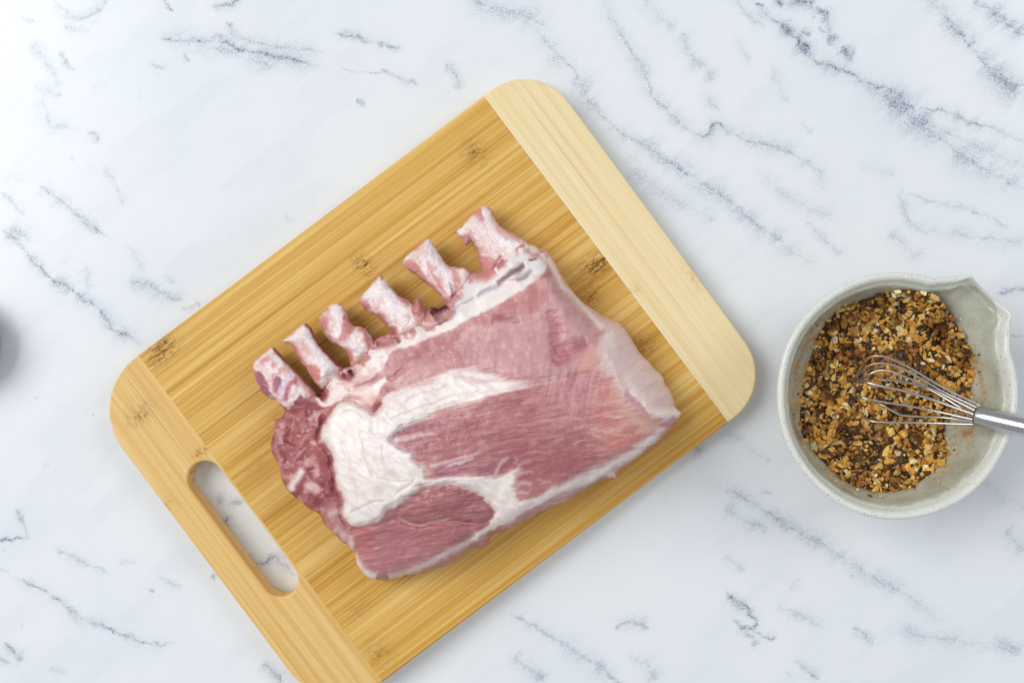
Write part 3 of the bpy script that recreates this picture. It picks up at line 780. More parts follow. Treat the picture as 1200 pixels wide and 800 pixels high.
    stroke([(612,290),(628,298),(640,305)], 3, (196,150,154), .6)
    # ragged pink tissue along the rib side
    rg = fbm(X / 6, Y / 6, 161, 3)
    topside = mB * smooth(16, 3, D)
    over((216, 150, 146), topside * .85 * smooth(.46, .62, rg)); over((176, 96, 98), topside * .6 * smooth(.58, .72, rg)); fat = fat - .4 * topside * smooth(.5, .65, rg)
    # raw meat between the ribs
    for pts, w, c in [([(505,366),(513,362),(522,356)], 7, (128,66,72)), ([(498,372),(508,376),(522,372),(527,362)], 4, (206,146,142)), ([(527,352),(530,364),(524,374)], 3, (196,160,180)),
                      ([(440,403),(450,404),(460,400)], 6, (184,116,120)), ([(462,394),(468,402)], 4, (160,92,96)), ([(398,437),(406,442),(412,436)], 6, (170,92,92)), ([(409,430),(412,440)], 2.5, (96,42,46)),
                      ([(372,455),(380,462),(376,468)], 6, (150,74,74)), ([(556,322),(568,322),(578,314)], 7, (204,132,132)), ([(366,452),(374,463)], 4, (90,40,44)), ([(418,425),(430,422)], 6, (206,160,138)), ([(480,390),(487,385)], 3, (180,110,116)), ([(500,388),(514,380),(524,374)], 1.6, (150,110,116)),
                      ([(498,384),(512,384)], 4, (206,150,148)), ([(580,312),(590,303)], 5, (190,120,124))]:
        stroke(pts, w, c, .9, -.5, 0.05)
    # ---- cut end on the right
    over((232, 204, 202), mH * .92); over((212, 172, 176), mH * .8 * smooth(400, 350, Y)); over((238, 212, 208), mH * .6 * smooth(.5, .7, n1))
    fat = np.maximum(fat, mH * .7)
    stroke([(642,302),(650,316),(660,334),(678,352),(694,372),(706,384)], 3.0, (240,220,220), .85, .5, .05)
    stroke([(708,388),(713,405),(718,428),(730,450),(746,466),(764,482),(792,487)], 9, (244,226,222), .75, .6, .08)
    fill([(706,398),(716,398),(722,430),(712,440),(700,430)], (238,222,220), 6, .75)
    stroke([(735,460),(748,473),(760,486)], 2.2, (200,150,160), .7); stroke([(786,484),(798,484)], 5, (246,238,234), .9, .7)
    stroke([(772,500),(780,497),(790,488)], 2.4, (186,120,132), .55)
    stroke([(414,646),(420,658),(428,670),(440,676)], 6, (238,228,230), .9, .8, .05)
    stroke([(409,622),(411,634),(414,648)], 4, (232,214,212), .8, .6)
    stroke([(452,679),(478,670),(505,658),(530,645),(548,634),(562,622)], 4.5, (230,212,210), .85, .7, .05)
    stroke([(470,676),(505,668),(535,655),(556,642)], 3.0, (184,126,132), .8, -.6, .05)
    stroke([(560,643),(570,636),(575,626),(590,620)], 4.5, (186,116,116), .85, -.6, .05)
    stroke([(596,619),(622,606),(655,591),(690,571),(712,559)], 3.2, (184,138,148), .85, -.5, .05)
    stroke([(712,558),(722,556)], 4, (240,230,226), .9, .5)
    f1 = fbm(fu / 15, fv / 1.7, 141, 3)
    lw = (1 - np.clip(fat, 0, 1)) * (1 - mG)
    lf = lw * (1 - .75 * up); over((230, 196, 194), .32 * smooth(.56, .74, f1) * lf); over((154, 94, 98), .18 * smooth(.44, .28, f1) * lf)
    over((226, 186, 186), .35 * lw * up * smooth(.45, .7, fbm(X / 12, Y / 20, 145, 4)))
    for xx, yy, rx, ry, c_, a_ in [(540, 510, 60, 22, (166, 96, 100), .5), (640, 545, 60, 20, (160, 90, 98), .5), (500, 625, 70, 22, (160, 98, 104), .45), (585, 400, 70, 18, (206, 158, 160), .4), (680, 470, 40, 22, (214, 160, 162), .4), (520, 415, 40, 14, (180, 112, 112), .4), (600, 475, 60, 12, (178, 108, 110), .4)]:
        over(c_, a_ * lw * np.exp(-((X - xx) / rx) ** 2 - ((Y - yy) / ry) ** 2))
    vcr = fbm((X + Y * .25) / 2.4, Y / 22, 143, 3)
    over((232, 190, 192), .5 * smooth(.54, .72, vcr) * lw * np.exp(-((X - 670) / 36) ** 2 - ((Y - 462) / 30) ** 2))
    over((170, 100, 112), .4 * smooth(.46, .3, vcr) * lw * np.exp(-((X - 668) / 40) ** 2 - ((Y - 455) / 34) ** 2))
    wl = (1 - np.clip(fat, 0, 1))[:, None]
    C[:] = C - wl * np.array((5, 10, 11))
    C[:] = C + (1 - wl) * np.array((4, 5, 4))
    col = lin(np.clip(C, 0, 255)) * .97

    # ---- mesh: top sheet, then skirts that tuck under towards the board
    Zw = Z + MZ
    V = [Pn(X, Y, Zw)]
    b = np.unique(BE); pos = -np.ones(N, int); pos[b] = np.arange(len(b))
    faces = [F]; cols = [col]; fats = [fat]; last = b
    nb = len(b); base = N
    rings = [(0.4, .86), (1.6, .66), (4.0, .42), (8.0, .18), (12.0, -.06)]
    fid_sk = []
    for k, (ins, fz) in enumerate(rings):
        zz = ze[b] * fz + MZ
        wob = 1.5 * (fbm(X[b] / 6, Y[b] / 6, 130 + k, 2) - .5)
        V.append(Pn(X[b] + gx[b] * (ins + wob), Y[b] + gy[b] * (ins + wob), zz))
        cols.append(lin(np.clip(C[b] * .55 + np.array((184, 118, 122)) * .45, 0, 255)) * .97); fats.append(fat[b] * .4)
        cur = np.arange(base, base + nb)
        e0, e1 = pos[BE[:, 0]], pos[BE[:, 1]]
        faces.append(np.stack([last[e1], last[e0], cur[e0], cur[e1]], -1))
        last = cur; base += nb
    V = np.concatenate(V); Fa = np.concatenate(faces); colA = np.concatenate(cols); fatA = np.concatenate(fats)
    V[:, 0] -= ox; V[:, 1] -= oy; V[:, 2] -= MZ
    full = mesh_np('meat_full', V, Fa, True)
    fid = np.zeros(len(Fa), int); nt = len(F)
    def fm(v): return v[F].mean(1) > 0
    fid[:nt][fm(sH)] = 3
    fid[:nt][fm(sB)] = 2
    fid[:nt][fm(sC)] = 1
    fid[:nt][fm(sE)] = 4
    split_object(full, V, Fa, fid, [('lean_meat', None), ('fat_cap', 'thick white fat cap over the loin'), ('rib_fat', 'band of creamy fat along the rib side'), ('cut_face', 'pale pink cut face at the broad end'), ('eye_muscle', 'dark pink oval muscle below the fat cap')],
                 mat, root, colA, {'fat': fatA})
    bpy.data.meshes.remove(full)

    # ---- six ribs
    ribs = [
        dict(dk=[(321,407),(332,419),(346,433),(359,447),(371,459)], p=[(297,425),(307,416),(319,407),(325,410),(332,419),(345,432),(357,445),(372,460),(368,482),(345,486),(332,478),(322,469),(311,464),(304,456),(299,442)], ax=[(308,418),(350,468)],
             lean=[[(299,436),(305,436),(313,450),(318,462),(308,460),(301,448)], [(322,442),(330,446),(326,462),(320,456)]], st=[([(300,426),(312,414),(319,410)], 4, (240,228,228)), ([(308,424),(314,420)], 3, (214,140,148)), ([(326,460),(334,446),(340,440)], 3, (220,206,226)), ([(334,466),(338,452),(346,446)], 3.5, (176,96,110)), ([(340,470),(344,456)], 2.5, (236,220,224)), ([(348,470),(354,458),(360,452)], 4, (236,222,222)), ([(352,444),(358,452),(366,460)], 3, (206,140,140)), ([(345,478),(352,466)], 3, (160,80,88))], lc=(158,88,106)),
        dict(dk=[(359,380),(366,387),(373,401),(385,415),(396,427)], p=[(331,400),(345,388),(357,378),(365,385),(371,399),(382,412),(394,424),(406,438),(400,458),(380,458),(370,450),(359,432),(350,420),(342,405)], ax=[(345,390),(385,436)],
             lean=[[(342,404),(350,408),(356,424),(348,420)], [(360,430),(370,427),(376,440),(372,446)], [(398,430),(408,436),(404,448),(396,442)], [(379,452),(388,450),(388,460),(380,460)]], st=[([(336,400),(352,388),(358,381)], 5, (244,234,232)), ([(360,395),(372,412),(388,430)], 6, (238,230,236)), ([(366,386),(374,402),(386,416),(398,428)], 2.2, (128,66,66)), ([(384,432),(394,438)], 4, (214,204,216))], lc=(214,134,128)),
        dict(p=[(375,372),(384,361),(395,354),(403,362),(413,381),(424,383),(433,390),(440,404),(446,420),(430,432),(412,430),(409,420),(400,407),(387,400),(377,384)], ax=[(387,364),(424,412)],
             lean=[[(376,374),(383,372),(384,384),(378,386)], [(402,368),(410,376),(414,388),(398,400),(400,386)], [(385,392),(390,396),(388,402),(384,398)], [(419,385),(428,386),(434,400),(432,410),(426,396)], [(400,406),(410,408),(414,422),(408,420)]], st=[([(392,362),(396,374),(394,390)], 6, (244,236,234)), ([(410,394),(424,392),(416,402),(398,404)], 3, (242,226,222)), ([(414,402),(422,414),(430,424)], 6, (238,228,236)), ([(418,424),(430,420)], 4, (214,168,140))], lc=(206,130,128)),
        dict(p=[(422,350),(434,335),(446,322),(455,332),(466,346),(478,350),(484,357),(489,347),(496,358),(500,368),(508,376),(500,392),(480,400),(464,398),(461,390),(455,384),(441,370),(427,361)], ax=[(436,338),(482,384)],
             lean=[[(423,351),(430,352),(434,360),(428,362)], [(442,366),(450,370),(456,382),(450,384)], [(467,345),(475,350),(478,357),(470,354)], [(483,356),(490,348),(497,362),(492,372),(484,368)], [(458,382),(466,384),(466,396),(460,394)]], st=[([(432,344),(448,338),(462,360)], 10, (246,240,240)), ([(462,366),(478,380),(486,388)], 8, (242,230,230)), ([(488,372),(496,382),(504,382)], 3, (222,170,158)), ([(470,392),(484,392)], 3, (206,164,166))], lc=(196,118,116)),
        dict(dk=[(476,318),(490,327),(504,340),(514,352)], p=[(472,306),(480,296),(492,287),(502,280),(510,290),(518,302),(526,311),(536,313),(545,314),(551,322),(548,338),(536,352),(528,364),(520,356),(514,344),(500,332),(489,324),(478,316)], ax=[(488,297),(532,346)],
             lean=[[(474,306),(482,304),(492,312),(500,326),(498,332),(488,322),(480,318)], [(505,322),(512,324),(522,344),(526,358),(516,348),(508,336)], [(530,316),(536,318),(538,330),(534,338)]], st=[([(474,304),(484,296)], 3, (246,240,234)), ([(486,300),(500,292)], 5, (234,206,198)), ([(502,284),(512,304),(520,318),(526,340)], 6, (242,234,238)), ([(502,318),(508,330),(520,346)], 2, (240,214,216)), ([(540,318),(546,322),(542,334)], 5, (242,230,228)), ([(528,332),(532,346),(530,360)], 1.8, (170,130,148))], lc=(212,140,136)),
        dict(p=[(535,272),(544,262),(555,250),(565,241),(573,243),(579,248),(578,254),(584,263),(595,271),(606,277),(620,285),(632,296),(622,316),(600,322),(580,326),(566,318),(562,308),(560,294),(552,284),(546,288),(541,281)], ax=[(558,258),(596,306)],
             lean=[[(540,278),(546,275),(553,280),(547,287)], [(562,300),(572,300),(582,306),(586,318),(574,322),(564,314)], [(562,246),(566,252),(564,260),(558,254)], [(594,272),(606,278),(610,284),(600,284)], [(572,244),(580,248),(576,252)]], st=[([(538,270),(546,264)], 4, (246,240,238)), ([(556,262),(568,276),(580,294)], 9, (240,220,216)), ([(570,250),(576,268),(590,284)], 5, (244,232,232)), ([(590,280),(606,290),(620,300)], 8, (244,238,238)), ([(584,268),(594,278)], 3, (226,176,170)), ([(563,248),(566,258)], 1.8, (200,130,146)), ([(586,302),(578,314)], 2, (176,96,104))], lc=(206,134,132)),
    ]
    for ri, rb in enumerate(ribs):
        poly = catmull(rb['p'], 4)
        poly += np.stack([fbm(poly[:, 0] / 6, poly[:, 1] / 6, 171, 2) - .5, fbm(poly[:, 0] / 6, poly[:, 1] / 6, 177, 2) - .5], -1) * 2.4
        X, Y, D, F, BE, gx, gy = inflate_grid(poly, 0.9)
        n = len(X)
        wx = X + 4 * (fbm(X / 9, Y / 9, 181 + ri, 3) - .5); wy = Y + 4 * (fbm(X / 9, Y / 9, 191 + ri, 3) - .5)
        (ax, ay), (bx, by) = rb['ax']
        L = math.hypot(bx - ax, by - ay); t = ((X - ax) * (bx - ax) + (Y - ay) * (by - ay)) / L / L
        zc = .013 + .011 * smooth(-.1, 1.0, t) - .008 * smooth(.92, 1.3, t)
        hw = 14.0
        pr = np.sqrt(np.maximum(1 - (1 - np.clip(D / hw, 0, 1)) ** 2, 0))
        tip = smooth(-.35, .1, t)
        zt = zc + (.0088 + .001 * smooth(.5, 1.1, t)) * pr + pr * (.0032 * (fbm(X / 9, Y / 9, 200 + ri, 3) - .5) + .0009 * (fbm(X / 3, Y / 3, 210 + ri, 2) - .5))
        zb = zc - .0085 * pr
        C = np.zeros((n, 3)); fat = np.full(n, .75)
        C[:] = (234, 206, 204)
        def over(col, m): C[:] = C * (1 - np.clip(m, 0, 1)[:, None]) + np.asarray(col, float) * np.clip(m, 0, 1)[:, None]
        nn = fbm(X / 7, Y / 7, 220 + ri, 3)
        over((218, 166, 164), .8 * smooth(.48, .7, nn)); over((244, 232, 232), .7 * smooth(.5, .3, nn))
        over(rb['lc'], .75 * smooth(4.5, .5, D) * smooth(.35, .6, fbm(X / 10, Y / 10, 240 + ri, 2)))
        for pl in rb['lean']:
            m = smooth(-2.0, 2.0, sdf(wx, wy, catmull(pl, 4))); over(rb['lc'], .92 * m); fat -= .6 * m
        for pts, w, c in rb['st']:
            d, tt = seg_dist(wx, wy, catmull(pts, 4, False) if len(pts) > 2 else pts)
            over(c, .85 * np.exp(-(d / w) ** 2.4))
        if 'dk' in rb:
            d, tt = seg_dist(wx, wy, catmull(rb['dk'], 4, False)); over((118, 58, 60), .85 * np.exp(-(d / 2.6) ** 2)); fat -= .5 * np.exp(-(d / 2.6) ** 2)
        col = lin(np.clip(C, 0, 255)) * .97
        inner = D > 0
        pos2 = np.arange(n); cnt = inner.sum(); pos2[inner] = n + np.arange(cnt)
        Vt = Pn(X, Y, zt + MZ); Vb = Pn(X[inner], Y[inner], zb[inner] + MZ)
        V = np.concatenate([Vt, Vb]); V[:, 0] -= ox; V[:, 1] -= oy; V[:, 2] -= MZ
        Fa = np.concatenate([F, pos2[F][:, ::-1]])
        cb = lin(np.clip(C[inner] * .5 + np.array((168, 96, 98)) * .5, 0, 255)) * .97
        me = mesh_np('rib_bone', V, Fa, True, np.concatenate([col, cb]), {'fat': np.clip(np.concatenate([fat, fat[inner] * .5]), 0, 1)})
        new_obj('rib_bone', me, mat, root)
    return root
build_pork()

# ------------------------------------------------------------------ bowl
BR_Z = 0.074
BX, BY, _ = P(1051.5, 463.5, BR_Z)
def build_bowl():
    k = PX * (H - BR_Z) / H
    Ro = 141.5 * k                               # outer rim radius
    # profile (radius factor of Ro, z, spout weight)
    prof = [(0.0, .004, 0), (.30, .004, 0), (.50, .0045, 0), (.50, .0006, 0), (.56, .0006, 0), (.585, .004, 0), (.68, .012, .0), (.77, .022, .05), (.85, .036, .15), (.91, .052, .4), (.95, .064, .75),
            (.985, .0692, .95), (1.0, .0718, 1), (.999, .0736, 1), (.990, .0748, 1), (.972, .0752, 1), (.952, .0746, 1), (.936, .0732, 1), (.925, .0712, .98), (.916, .0698, .95), (.905, .0692, .92), (.893, .0686, .9), (.884, .0670, .88),
            (.868, .0615, .72), (.835, .053, .45), (.785, .044, .22), (.70, .032, .08), (.60, .0225, 0), (.46, .0150, 0), (.3, .0105, 0), (.12, .0085, 0), (0.0, .008, 0)]
    n = 360
    th = np.arange(n) / n * 2 * math.pi
    def sp(t):
        # outward pull: two horns with a channel between, slight pinch before each horn
        d = np.degrees((t - math.radians(47) + math.pi) % (2 * math.pi) - math.pi)
        a = np.abs(d)
        pull = .140 * np.clip((27 - a) / 15.5, 0, 1) ** 1.3 + .010 * np.exp(-((a - 11.5) / 2.2) ** 2)
        lift = .0020 * np.exp(-((a - 11.5) / 3.5) ** 2) - .0050 * smooth(12, 3, a)
        thin = smooth(16, 9, a)
        return pull, lift, thin
    pull, lift, thin = sp(th)
    V = []; Wr = []
    for rf, z, w in prof:
        wob = 1 + .004 * np.sin(3 * th + 1) * rf + .0025 * np.sin(7 * th + 2)
        f = rf
        if w > .85: f = rf + (1.0 - rf) * .45 * thin          # the lip thins out at the spout
        r = Ro * (f * wob + pull * w ** 1.6)
        zz = z + lift * max(w, 0) ** 2
        V.append(np.stack([r * np.cos(th), r * np.sin(th), zz], -1)); Wr.append(np.full(n, w))
    V = np.concatenate(V); V[:, 1] *= 1.024
    idx = np.arange(len(prof) * n).reshape(len(prof), n)
    a = idx[:-1]; b = idx[1:]
    F = np.stack([a, np.roll(a, -1, 1), np.roll(b, -1, 1), b], -1).reshape(-1, 4)
    V[:, 2] += .0004
    t = NT('speckled_glaze')
    tc = t.new('ShaderNodeTexCoord').outputs['Object']
    n1 = t.noise(tc, 60, 4, .6); n2 = t.noise(tc, 900, 3, .6)
    base = t.mix(t.maprange(n1, .3, .7), L4(172, 174, 155), L4(194, 195, 179))
    sep = t.new('ShaderNodeSeparateXYZ'); t.l.new(tc, sep.inputs[0])
    rr = t.math('SQRT', t.math('ADD', t.math('MULTIPLY', sep.outputs[0], sep.outputs[0]), t.math('MULTIPLY', sep.outputs[1], sep.outputs[1])))
    lipm = t.maprange(sep.outputs[2], .066, .0735)
    base = t.mix(t.math('MULTIPLY', lipm, .75), base, L4(233, 236, 230))
    # dark iron specks of two sizes
    v1 = t.vor(tc, 430); c1 = t.vor(tc, 430, 'Color')
    cs = t.new('ShaderNodeSeparateColor'); t.l.new(c1, cs.inputs[0])
    spk = t.math('MULTIPLY', t.maprange(v1, .30, .16), t.maprange(cs.outputs[0], .62, .75))
    v2 = t.vor(tc, 1100); c2 = t.vor(tc, 1100, 'Color')
    cs2 = t.new('ShaderNodeSeparateColor'); t.l.new(c2, cs2.inputs[0])
    spk2 = t.math('MULTIPLY', t.maprange(v2, .34, .2), t.maprange(cs2.outputs[0], .7, .8))
    c = t.mix(t.math('MULTIPLY', spk, .5), base, L4(110, 100, 82))
    c = t.mix(t.math('MULTIPLY', spk2, .55), c, L4(120, 108, 88))
    # thin broken-glaze line along the lip's inner edge
    ln = t.math('MULTIPLY', t.maprange(t.math('ABSOLUTE', t.math('SUBTRACT', sep.outputs[2], .0690)), .0010, .0002), t.maprange(t.noise(tc, 120, 3), .4, .6))
    c = t.mix(t.math('MULTIPLY', ln, .55), c, L4(150, 142, 124))
    # spice smeared on the inside wall
    inside = t.math('MULTIPLY', t.maprange(rr, .0680, .0640), t.maprange(sep.outputs[2], .064, .048))
    inside = t.math('MULTIPLY', inside, t.maprange(rr, .0005, .001))
    sm = t.maprange(t.noise(tc, 90, 5, .7), .46, .66)
    sm2 = t.maprange(t.noise(tc, 420, 4, .7), .50, .66)
    c = t.mix(t.math('MULTIPLY', t.math('MULTIPLY', inside, .95), t.math('MULTIPLY_ADD', sm2, .55, t.math('MULTIPLY', sm, .75))), c, L4(178, 126, 52))
    t.set(Base_Color=c, Roughness=t.maprange(n1, .3, .7, .2, .34))
    t.b.inputs['Specular IOR Level'].default_value = .5
    t.bump(t.math('ADD', n1, t.math('MULTIPLY', n2, .08)), .2, .0012)
    root = empty('mixing_bowl', (BX, BY, 0))
    tag(root, 'pale grey speckled ceramic mixing bowl with a pinched pouring spout', 'bowl')
    full = mesh_np('bowl_full', V, F, True)
    ang = (np.arange(n) + .5) / n * 360
    isl = np.abs((ang - 47 + 180) % 360 - 180) < 26
    fid = np.zeros((len(prof) - 1, n), int)
    wv = np.array([w for _, _, w in prof])
    rowz = np.array([z for _, z, _ in prof])
    for i in range(len(prof) - 1):
        if 10 <= i <= 22: fid[i] = 1
        if 8 <= i <= 24: fid[i][isl] = 2
    nr = len(V)
    split_object(full, V, F, fid.ravel(), [('bowl_wall', None), ('rim', 'rounded rim with a fine inner ridge'), ('spout', 'pinched spout with two pointed horns')], t.m, root, np.ones((nr, 3)), {})
    bpy.data.meshes.remove(full)
    return root
build_bowl()

# ------------------------------------------------------------------ spice and nut mixture
FZ = .046
food_poly = catmull([(1075,341),(1050,343),(1020,350),(985,364),(962,389),(950,420),(940,455),(937,490),(945,516),(965,541),(990,560),(1020,573),(1050,574),(1080,562),(1100,546),(1112,527),(1106,508),(1108,492),(1122,478),(1136,462),(1141,440),(1138,418),(1125,390),(1110,366),(1092,347)], 5)
def bowl_inside_z(r):
    prof = [(0, .008), (.12, .0085), (.3, .0105), (.46, .0150), (.60, .0225), (.70, .032), (.785, .044), (.835, .053), (.868, .0615), (.884, .067)]
    k = 141.5 * PX * (H - BR_Z) / H
    return np.interp(r / k, [p[0] for p in prof], [p[1] for p in prof]) + .0004

def wall_z(x, y):
    """height at which the line of sight through a photo point meets the inside of the bowl"""
    best = np.full(np.shape(x), .0085); done = np.zeros(np.shape(x), bool)
    for z in np.arange(.066, .008, -.0006):
        p = Pn(x, y, np.full(np.shape(x), z))
        hit = (z <= bowl_inside_z(np.hypot(p[..., 0] - BX, p[..., 1] - BY))) & ~done
        best = np.where(hit, z, best); done |= hit
    return best

def food_height(x, y):
    """top of the heap: rises from where it meets the bowl to an uneven plateau"""
    d = sdf(x, y, food_poly)
    top = .041 + .012 * (fbm(x / 30, y / 30, 301, 3) - .5)
    top -= .006 * np.exp(-((x - 1075) / 38) ** 2 - ((y - 470) / 20) ** 2)   # hollow round the whisk
    wz = wall_z(x, y)
    rise = wz + .0012 + np.maximum(d, 0) * PX * .75
    k = .004
    h = np.clip(.5 + .5 * (rise - top) / k, 0, 1)
    return np.maximum(rise * (1 - h) + top * h - k * h * (1 - h), wz + .0011 + .0012 * smooth(0, 12, d)), d

def build_food():
    t = NT('spice_paste')
    c = t.attr('Col', 'Color')
    pos = t.new('ShaderNodeNewGeometry').outputs['Position']
    n = t.noise(pos, 1400, 3, .6); n2 = t.noise(pos, 500, 3, .6)
    c = t.mix(t.math('MULTIPLY', t.maprange(n2, .5, .68), .3), c, L4(120, 70, 22))
    c = t.mix(t.math('MULTIPLY', t.maprange(n, .55, .7), .4), c, L4(236, 200, 130))
    t.set(Base_Color=c, Roughness=t.maprange(n2, .35, .65, .22, .5))
    t.bump(n, .5, .0006)
    t.b.inputs['Coat Weight'].default_value = .15; t.b.inputs['Coat Roughness'].default_value = .12; t.b.inputs['Specular IOR Level'].default_value = .3
    # heap surface
    X, Y, D, F, BE, gx, gy = inflate_grid(food_poly, 1.6)
    z, d = food_height(X, Y)
    z = z + .0016 * (fbm(X / 4, Y / 4, 303, 2) - .5) - .0007 - .0008 * smooth(4, 0, D)
    V0 = Pn(X, Y, z)
    nn = fbm(X / 9, Y / 9, 305, 3)[:, None]
    nn = smooth(.35, .7, nn); C0 = np.array((34, 19, 9)) * (1 - nn) + np.array((96, 58, 20)) * nn
    b = np.unique(BE); pos_ = -np.ones(len(X), int); pos_[b] = np.arange(len(b))
    Vs = V0[b].copy(); Vs[:, 0] = BX + (Vs[:, 0] - BX) * .96; Vs[:, 1] = BY + (Vs[:, 1] - BY) * .96
    Vs[:, 2] = bowl_inside_z(np.hypot(Vs[:, 0] - BX, Vs[:, 1] - BY)) - .0004
    cur = np.arange(len(X), len(X) + len(b))
    Fs = np.stack([b[pos_[BE[:, 1]]], b[pos_[BE[:, 0]]], cur[pos_[BE[:, 0]]], cur[pos_[BE[:, 1]]]], -1)
    parts_V = [V0, Vs]; parts_C = [lin(C0), lin(C0[b])]; quads = np.concatenate([F, Fs])
    tris = [quads[:, [0, 1, 2]], quads[:, [0, 2, 3]]]
    # chopped pieces
    bm = bmesh.new(); bmesh.ops.create_icosphere(bm, subdivisions=1, radius=1.0); bm.verts.ensure_lookup_table()
    iv = np.array([v.co[:] for v in bm.verts]); it = np.array([[v.index for v in f.verts] for f in bm.faces]); bm.free()
    pal = np.array([(232, 178, 84), (243, 202, 114), (248, 232, 182), (218, 158, 66), (198, 132, 50), (118, 70, 26), (50, 28, 12), (242, 220, 156), (226, 170, 76), (190, 150, 62)], float)
    pw = np.array([.23, .17, .07, .17, .10, .07, .035, .03, .11, .02]); pw /= pw.sum()
    base = len(V0) + len(Vs)
    x0, y0 = food_poly.min(0); x1, y1 = food_poly.max(0)
    def add_piece(px, py, zz, size, ci, wet=1.0):
        nonlocal base
        ax = np.array([rng.uniform(.7, 1.7), rng.uniform(.5, 1.1), rng.uniform(.3, .75)]) * size
        v = iv * (1 + rng.uniform(-.45, .38, (len(iv), 1))) * ax
        q = rng.normal(size=4); q /= np.linalg.norm(q); w, x, y, zq = q
        if rng.random() < .6:                      # most lie roughly flat
            a = rng.uniform(0, 6.28); M = np.array([[math.cos(a), -math.sin(a), .2], [math.sin(a), math.cos(a), .1], [-.1, -.2, 1]])
        else:
            M = np.array([[1 - 2 * (y * y + zq * zq), 2 * (x * y - zq * w), 2 * (x * zq + y * w)], [2 * (x * y + zq * w), 1 - 2 * (x * x + zq * zq), 2 * (y * zq - x * w)], [2 * (x * zq - y * w), 2 * (y * zq + x * w), 1 - 2 * (x * x + y * y)]])
        v = v @ M.T
        p = np.array(P(px, py, zz))
        col = pal[ci] * rng.uniform(.82, 1.08) * np.array((wet ** .8, wet, wet ** 1.25))
        cv = np.clip(col * (1 + rng.uniform(-.12, .12, (len(iv), 1))), 0, 255)
        parts_V.append(v + p); parts_C.append(lin(cv)); tris.append(it + base); base += len(iv)
    NP = 2700
    cx = rng.uniform(x0, x1, NP * 2); cy = rng.uniform(y0, y1, NP * 2)
    hz, hd = food_height(cx, cy)
    hn = fbm(cx / 21, cy / 21, 311, 3)
    cnt = 0
    for px, py, z, d, dark in zip(cx, cy, hz, hd, hn):
        if d < -1: continue
        if cnt >= NP: break
        w = pw.copy()
        if dark > .54: w[[5, 6, 4]] *= 4.0; w[[2, 7, 1]] *= .4
        elif dark < .44: w[[2, 1, 7]] *= 1.5; w[[5, 6]] *= .5
        w /= w.sum()
        ci = rng.choice(len(pal), p=w)
        size = rng.choice([.0011, .0017, .0023, .0030], p=[.26, .34, .28, .12])
        add_piece(px, py, z + rng.uniform(-.0024, .0012), size, ci, 1 - .24 * float(smooth(.46, .64, dark))); cnt += 1
    # crumbs stuck to the wall round the heap
    sx = rng.uniform(x0 - 25, x1 + 45, 9000); sy = rng.uniform(y0 - 12, y1 + 12, 9000)
    sd = sdf(sx, sy, food_poly); sz = wall_z(sx, sy)
    ok = (sd < 0) & (sz < .062) & (rng.random(9000) < .30 * np.exp(sd / 6.0) + .012)
    for px, py, z in zip(sx[ok], sy[ok], sz[ok]):
        add_piece(px, py, z + .0004, rng.choice([.0005, .0008, .0012]), rng.choice(len(pal), p=pw))
    V = np.concatenate(parts_V); C = np.concatenate(parts_C); T = np.concatenate(tris)
    V[:, 0] -= BX; V[:, 1] -= BY
    me = mesh_np('spice_mixture', V, T, False, C)
    o = new_obj('spice_mixture', me, t.m); o.location = (BX, BY, 0)
    tag(o, 'coarse golden brown spice and crumb mixture heaped in the speckled bowl', 'food', kind='stuff')
build_food()

# ------------------------------------------------------------------ whisk
def tube(name, pts, rad, mat, parent, seg=8, org=(0, 0, 0), cyc=False):
    pts = catmull(pts, 10, False); n = len(pts); V = []; up = Vector((0, 0, 1))
    rads = rad if hasattr(rad, '__len__') else [rad] * n
    prev = None
    for i, p in enumerate(pts):
        tn = Vector(pts[min(i + 1, n - 1)] - pts[max(i - 1, 0)]).normalized()
        if prev is None: nx = tn.cross(up).normalized() if abs(tn.z) < .98 else Vector((1, 0, 0))
        else: nx = (prev - tn * prev.dot(tn)).normalized()
        prev = nx; ny = tn.cross(nx)
        for k in range(seg):
            a = 2 * math.pi * k / seg
            q = Vector(p) + (nx * math.cos(a) + ny * math.sin(a)) * rads[i]
            V.append((q.x - org[0], q.y - org[1], q.z - org[2]))
    F = [[i * seg + k, i * seg + (k + 1) % seg, (i + 1) * seg + (k + 1) % seg, (i + 1) * seg + k] for i in range(n - 1) for k in range(seg)]
    F += [list(range(seg))[::-1], [(n - 1) * seg + k for k in range(seg)]]
    me = mesh_np(name, V, F, True)
    return new_obj(name, me, mat, parent)

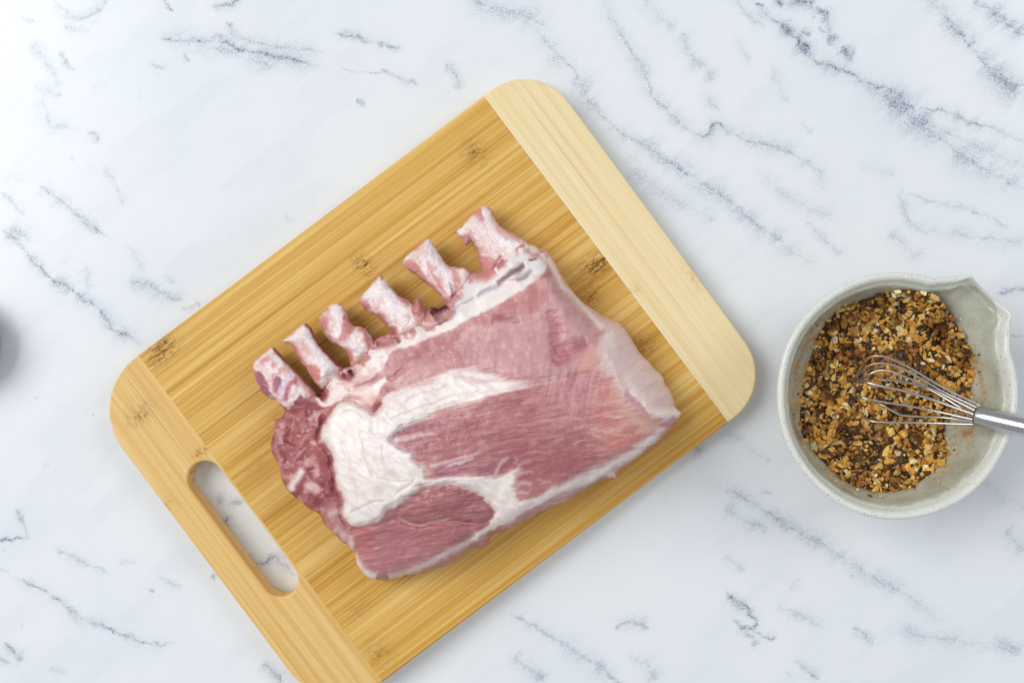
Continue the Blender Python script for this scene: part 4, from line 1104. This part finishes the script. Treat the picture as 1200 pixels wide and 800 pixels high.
def build_whisk():
    t = NT('brushed_steel'); t.set(Metallic=1.0, Roughness=.22)
    tc = t.new('ShaderNodeTexCoord').outputs['Object']
    n = t.noise(tc, 900, 3, .6)
    t.set(Base_Color=t.mix(t.maprange(n, .35, .65), L4(190, 189, 192), L4(198, 197, 199)))
    t2 = NT('steel_wire'); tcw = t2.new('ShaderNodeTexCoord').outputs['Object']; nw = t2.noise(tcw, 160, 4, .6)
    sw = t2.new('ShaderNodeSeparateXYZ'); t2.l.new(tcw, sw.inputs[0])
    pm = t2.math('MULTIPLY', t2.maprange(nw, .5, .6), t2.maprange(sw.outputs[2], -.014, -.026))
    t2.set(Metallic=t2.math('SUBTRACT', 1.0, pm), Roughness=.28, Base_Color=t2.mix(pm, L4(196, 192, 190), L4(170, 116, 52)))
    h0 = np.array(P(1143, 486.5, .073)); h1 = np.array(P(1196, 498.5, .090))
    dirv = (h1 - h0) / np.linalg.norm(h1 - h0)
    org = tuple(h0)
    root = empty('balloon_whisk', org)
    tag(root, 'stainless steel balloon whisk leaning in the speckled bowl', 'whisk')
    # lathe handle along its axis
    prof = [(0, .0030), (0, .0056), (.0006, .0064), (.0018, .0067), (.012, .0066), (.030, .0066), (.060, .0072), (.085, .0078), (.105, .0072), (.116, .0056), (.120, .003), (.1205, .0)]
    D = Vector(dirv); nx = D.cross(Vector((0, 0, 1))).normalized(); ny = D.cross(nx)
    V = []; seg = 40
    for s, r in prof:
        for k in range(seg):
            a = 2 * math.pi * k / seg
            q = D * s + (nx * math.cos(a) + ny * math.sin(a)) * r
            V.append(tuple(q))
    F = [[i * seg + k, i * seg + (k + 1) % seg, (i + 1) * seg + (k + 1) % seg, (i + 1) * seg + k] for i in range(len(prof) - 1) for k in range(seg)]
    F.append(list(range(seg))[::-1])
    me = mesh_np('handle', V, F, True)
    bm = bmesh.new(); bm.from_mesh(me); bmesh.ops.recalc_face_normals(bm, faces=bm.faces); bm.to_mesh(me); bm.free()
    new_obj('handle', me, t.m, root)
    # wires: each one loop out of the handle, through the mixture and back
    def path(a, b, tip):
        pa = [P(x, y, z) for x, y, z in a]; pb = [P(x, y, z) for x, y, z in b]
        return [tuple(h0 + dirv * .006 + (np.array(pa[0]) - h0) * .6)] + pa + [P(*q) for q in tip] + pb[::-1] + [tuple(h0 + dirv * .006 + (np.array(pb[0]) - h0) * .6)]
    W1 = [(1147,474.5,.073),(1105,454,.064),(1070,433,.058),(1052,424,.055),(1035,417.5,.053),(1019,419,.049)]
    W2 = [(1146,478,.074),(1105,458.5,.064),(1070,438.5,.058),(1044,427,.054),(1026,426,.051),(1014,431,.047)]
    W3 = [(1144,481.5,.074),(1096,457.5,.061),(1061,441.5,.057),(1044,435,.054),(1031,434,.051),(1019,438,.048)]
    W4 = [(1143,486,.074),(1098,470,.063),(1061,458.5,.057),(1031,452,.052),(1016,448,.048)]
    W4b = [(1144,489,.072),(1110,468,.060),(1084,454,.052),(1052,446,.049),(1030,445,.046)]
    W5 = [(1143,492,.074),(1096,481.5,.061),(1061,475,.055),(1035,471,.051),(1011,466,.046)]
    W6 = [(1142,494.5,.072),(1105,489,.059),(1061,487,.052),(1047,482,.050),(1033,474,.047)]
    W7 = [(1142,497,.073),(1087,495.5,.059),(1035,494.5,.051),(1017,491.5,.046)]
    r = .00075
    tube('wire', path(W1, W7, [(1007,434,.040),(1000,455,.034),(1004,478,.036)]), r, t2.m, root, org=org)
    tube('wire', path(W2, W6, [(1006,440,.040),(1002,455,.033),(1015,466,.038)]), r, t2.m, root, org=org)
    tube('wire', path(W3, W5, [(1008,444,.041),(1000,453,.035),(1001,461,.038)]), r, t2.m, root, org=org)
    tube('wire', path(W4, W4b, [(1006,444,.041),(1002,442,.035),(1012,443,.037)]), r * 1.25, t2.m, root, org=org)
build_whisk()

# ------------------------------------------------------------------ dark cup added for an unidentified object; its shadow darkens the left edge
def build_stand_in_cup():
    t = NT('charcoal_stoneware')
    tc = t.new('ShaderNodeTexCoord').outputs['Object']
    n = t.noise(tc, 300, 4, .6)
    t.set(Base_Color=t.mix(n, L4(34, 36, 40), L4(58, 60, 66)), Roughness=.5)
    prof = [(0, .0045), (.020, .0045), (.026, .0006), (.030, .0006), (.0325, .003), (.0330, .010), (.0326, .024), (.0318, .028), (.0305, .029), (.0292, .028), (.0290, .020), (.028, .010), (.022, .0065), (0, .006)]
    seg = 96; V = []
    for r, z in prof:
        for k in range(seg):
            a = 2 * math.pi * k / seg; V.append((r * math.cos(a), r * math.sin(a), z))
    F = [[i * seg + k, i * seg + (k + 1) % seg, (i + 1) * seg + (k + 1) % seg, (i + 1) * seg + k] for i in range(len(prof) - 1) for k in range(seg)]
    me = mesh_np('stand_in_cup', V, F, True)
    o = new_obj('stand_in_cup', me, t.m)
    x, y, _ = P(0.7, 402, .003)
    o.location = (x - .0330, y, 0)
    tag(o, 'dark charcoal cup added as a stand-in for an unidentified object at the left edge', 'cup')
build_stand_in_cup()
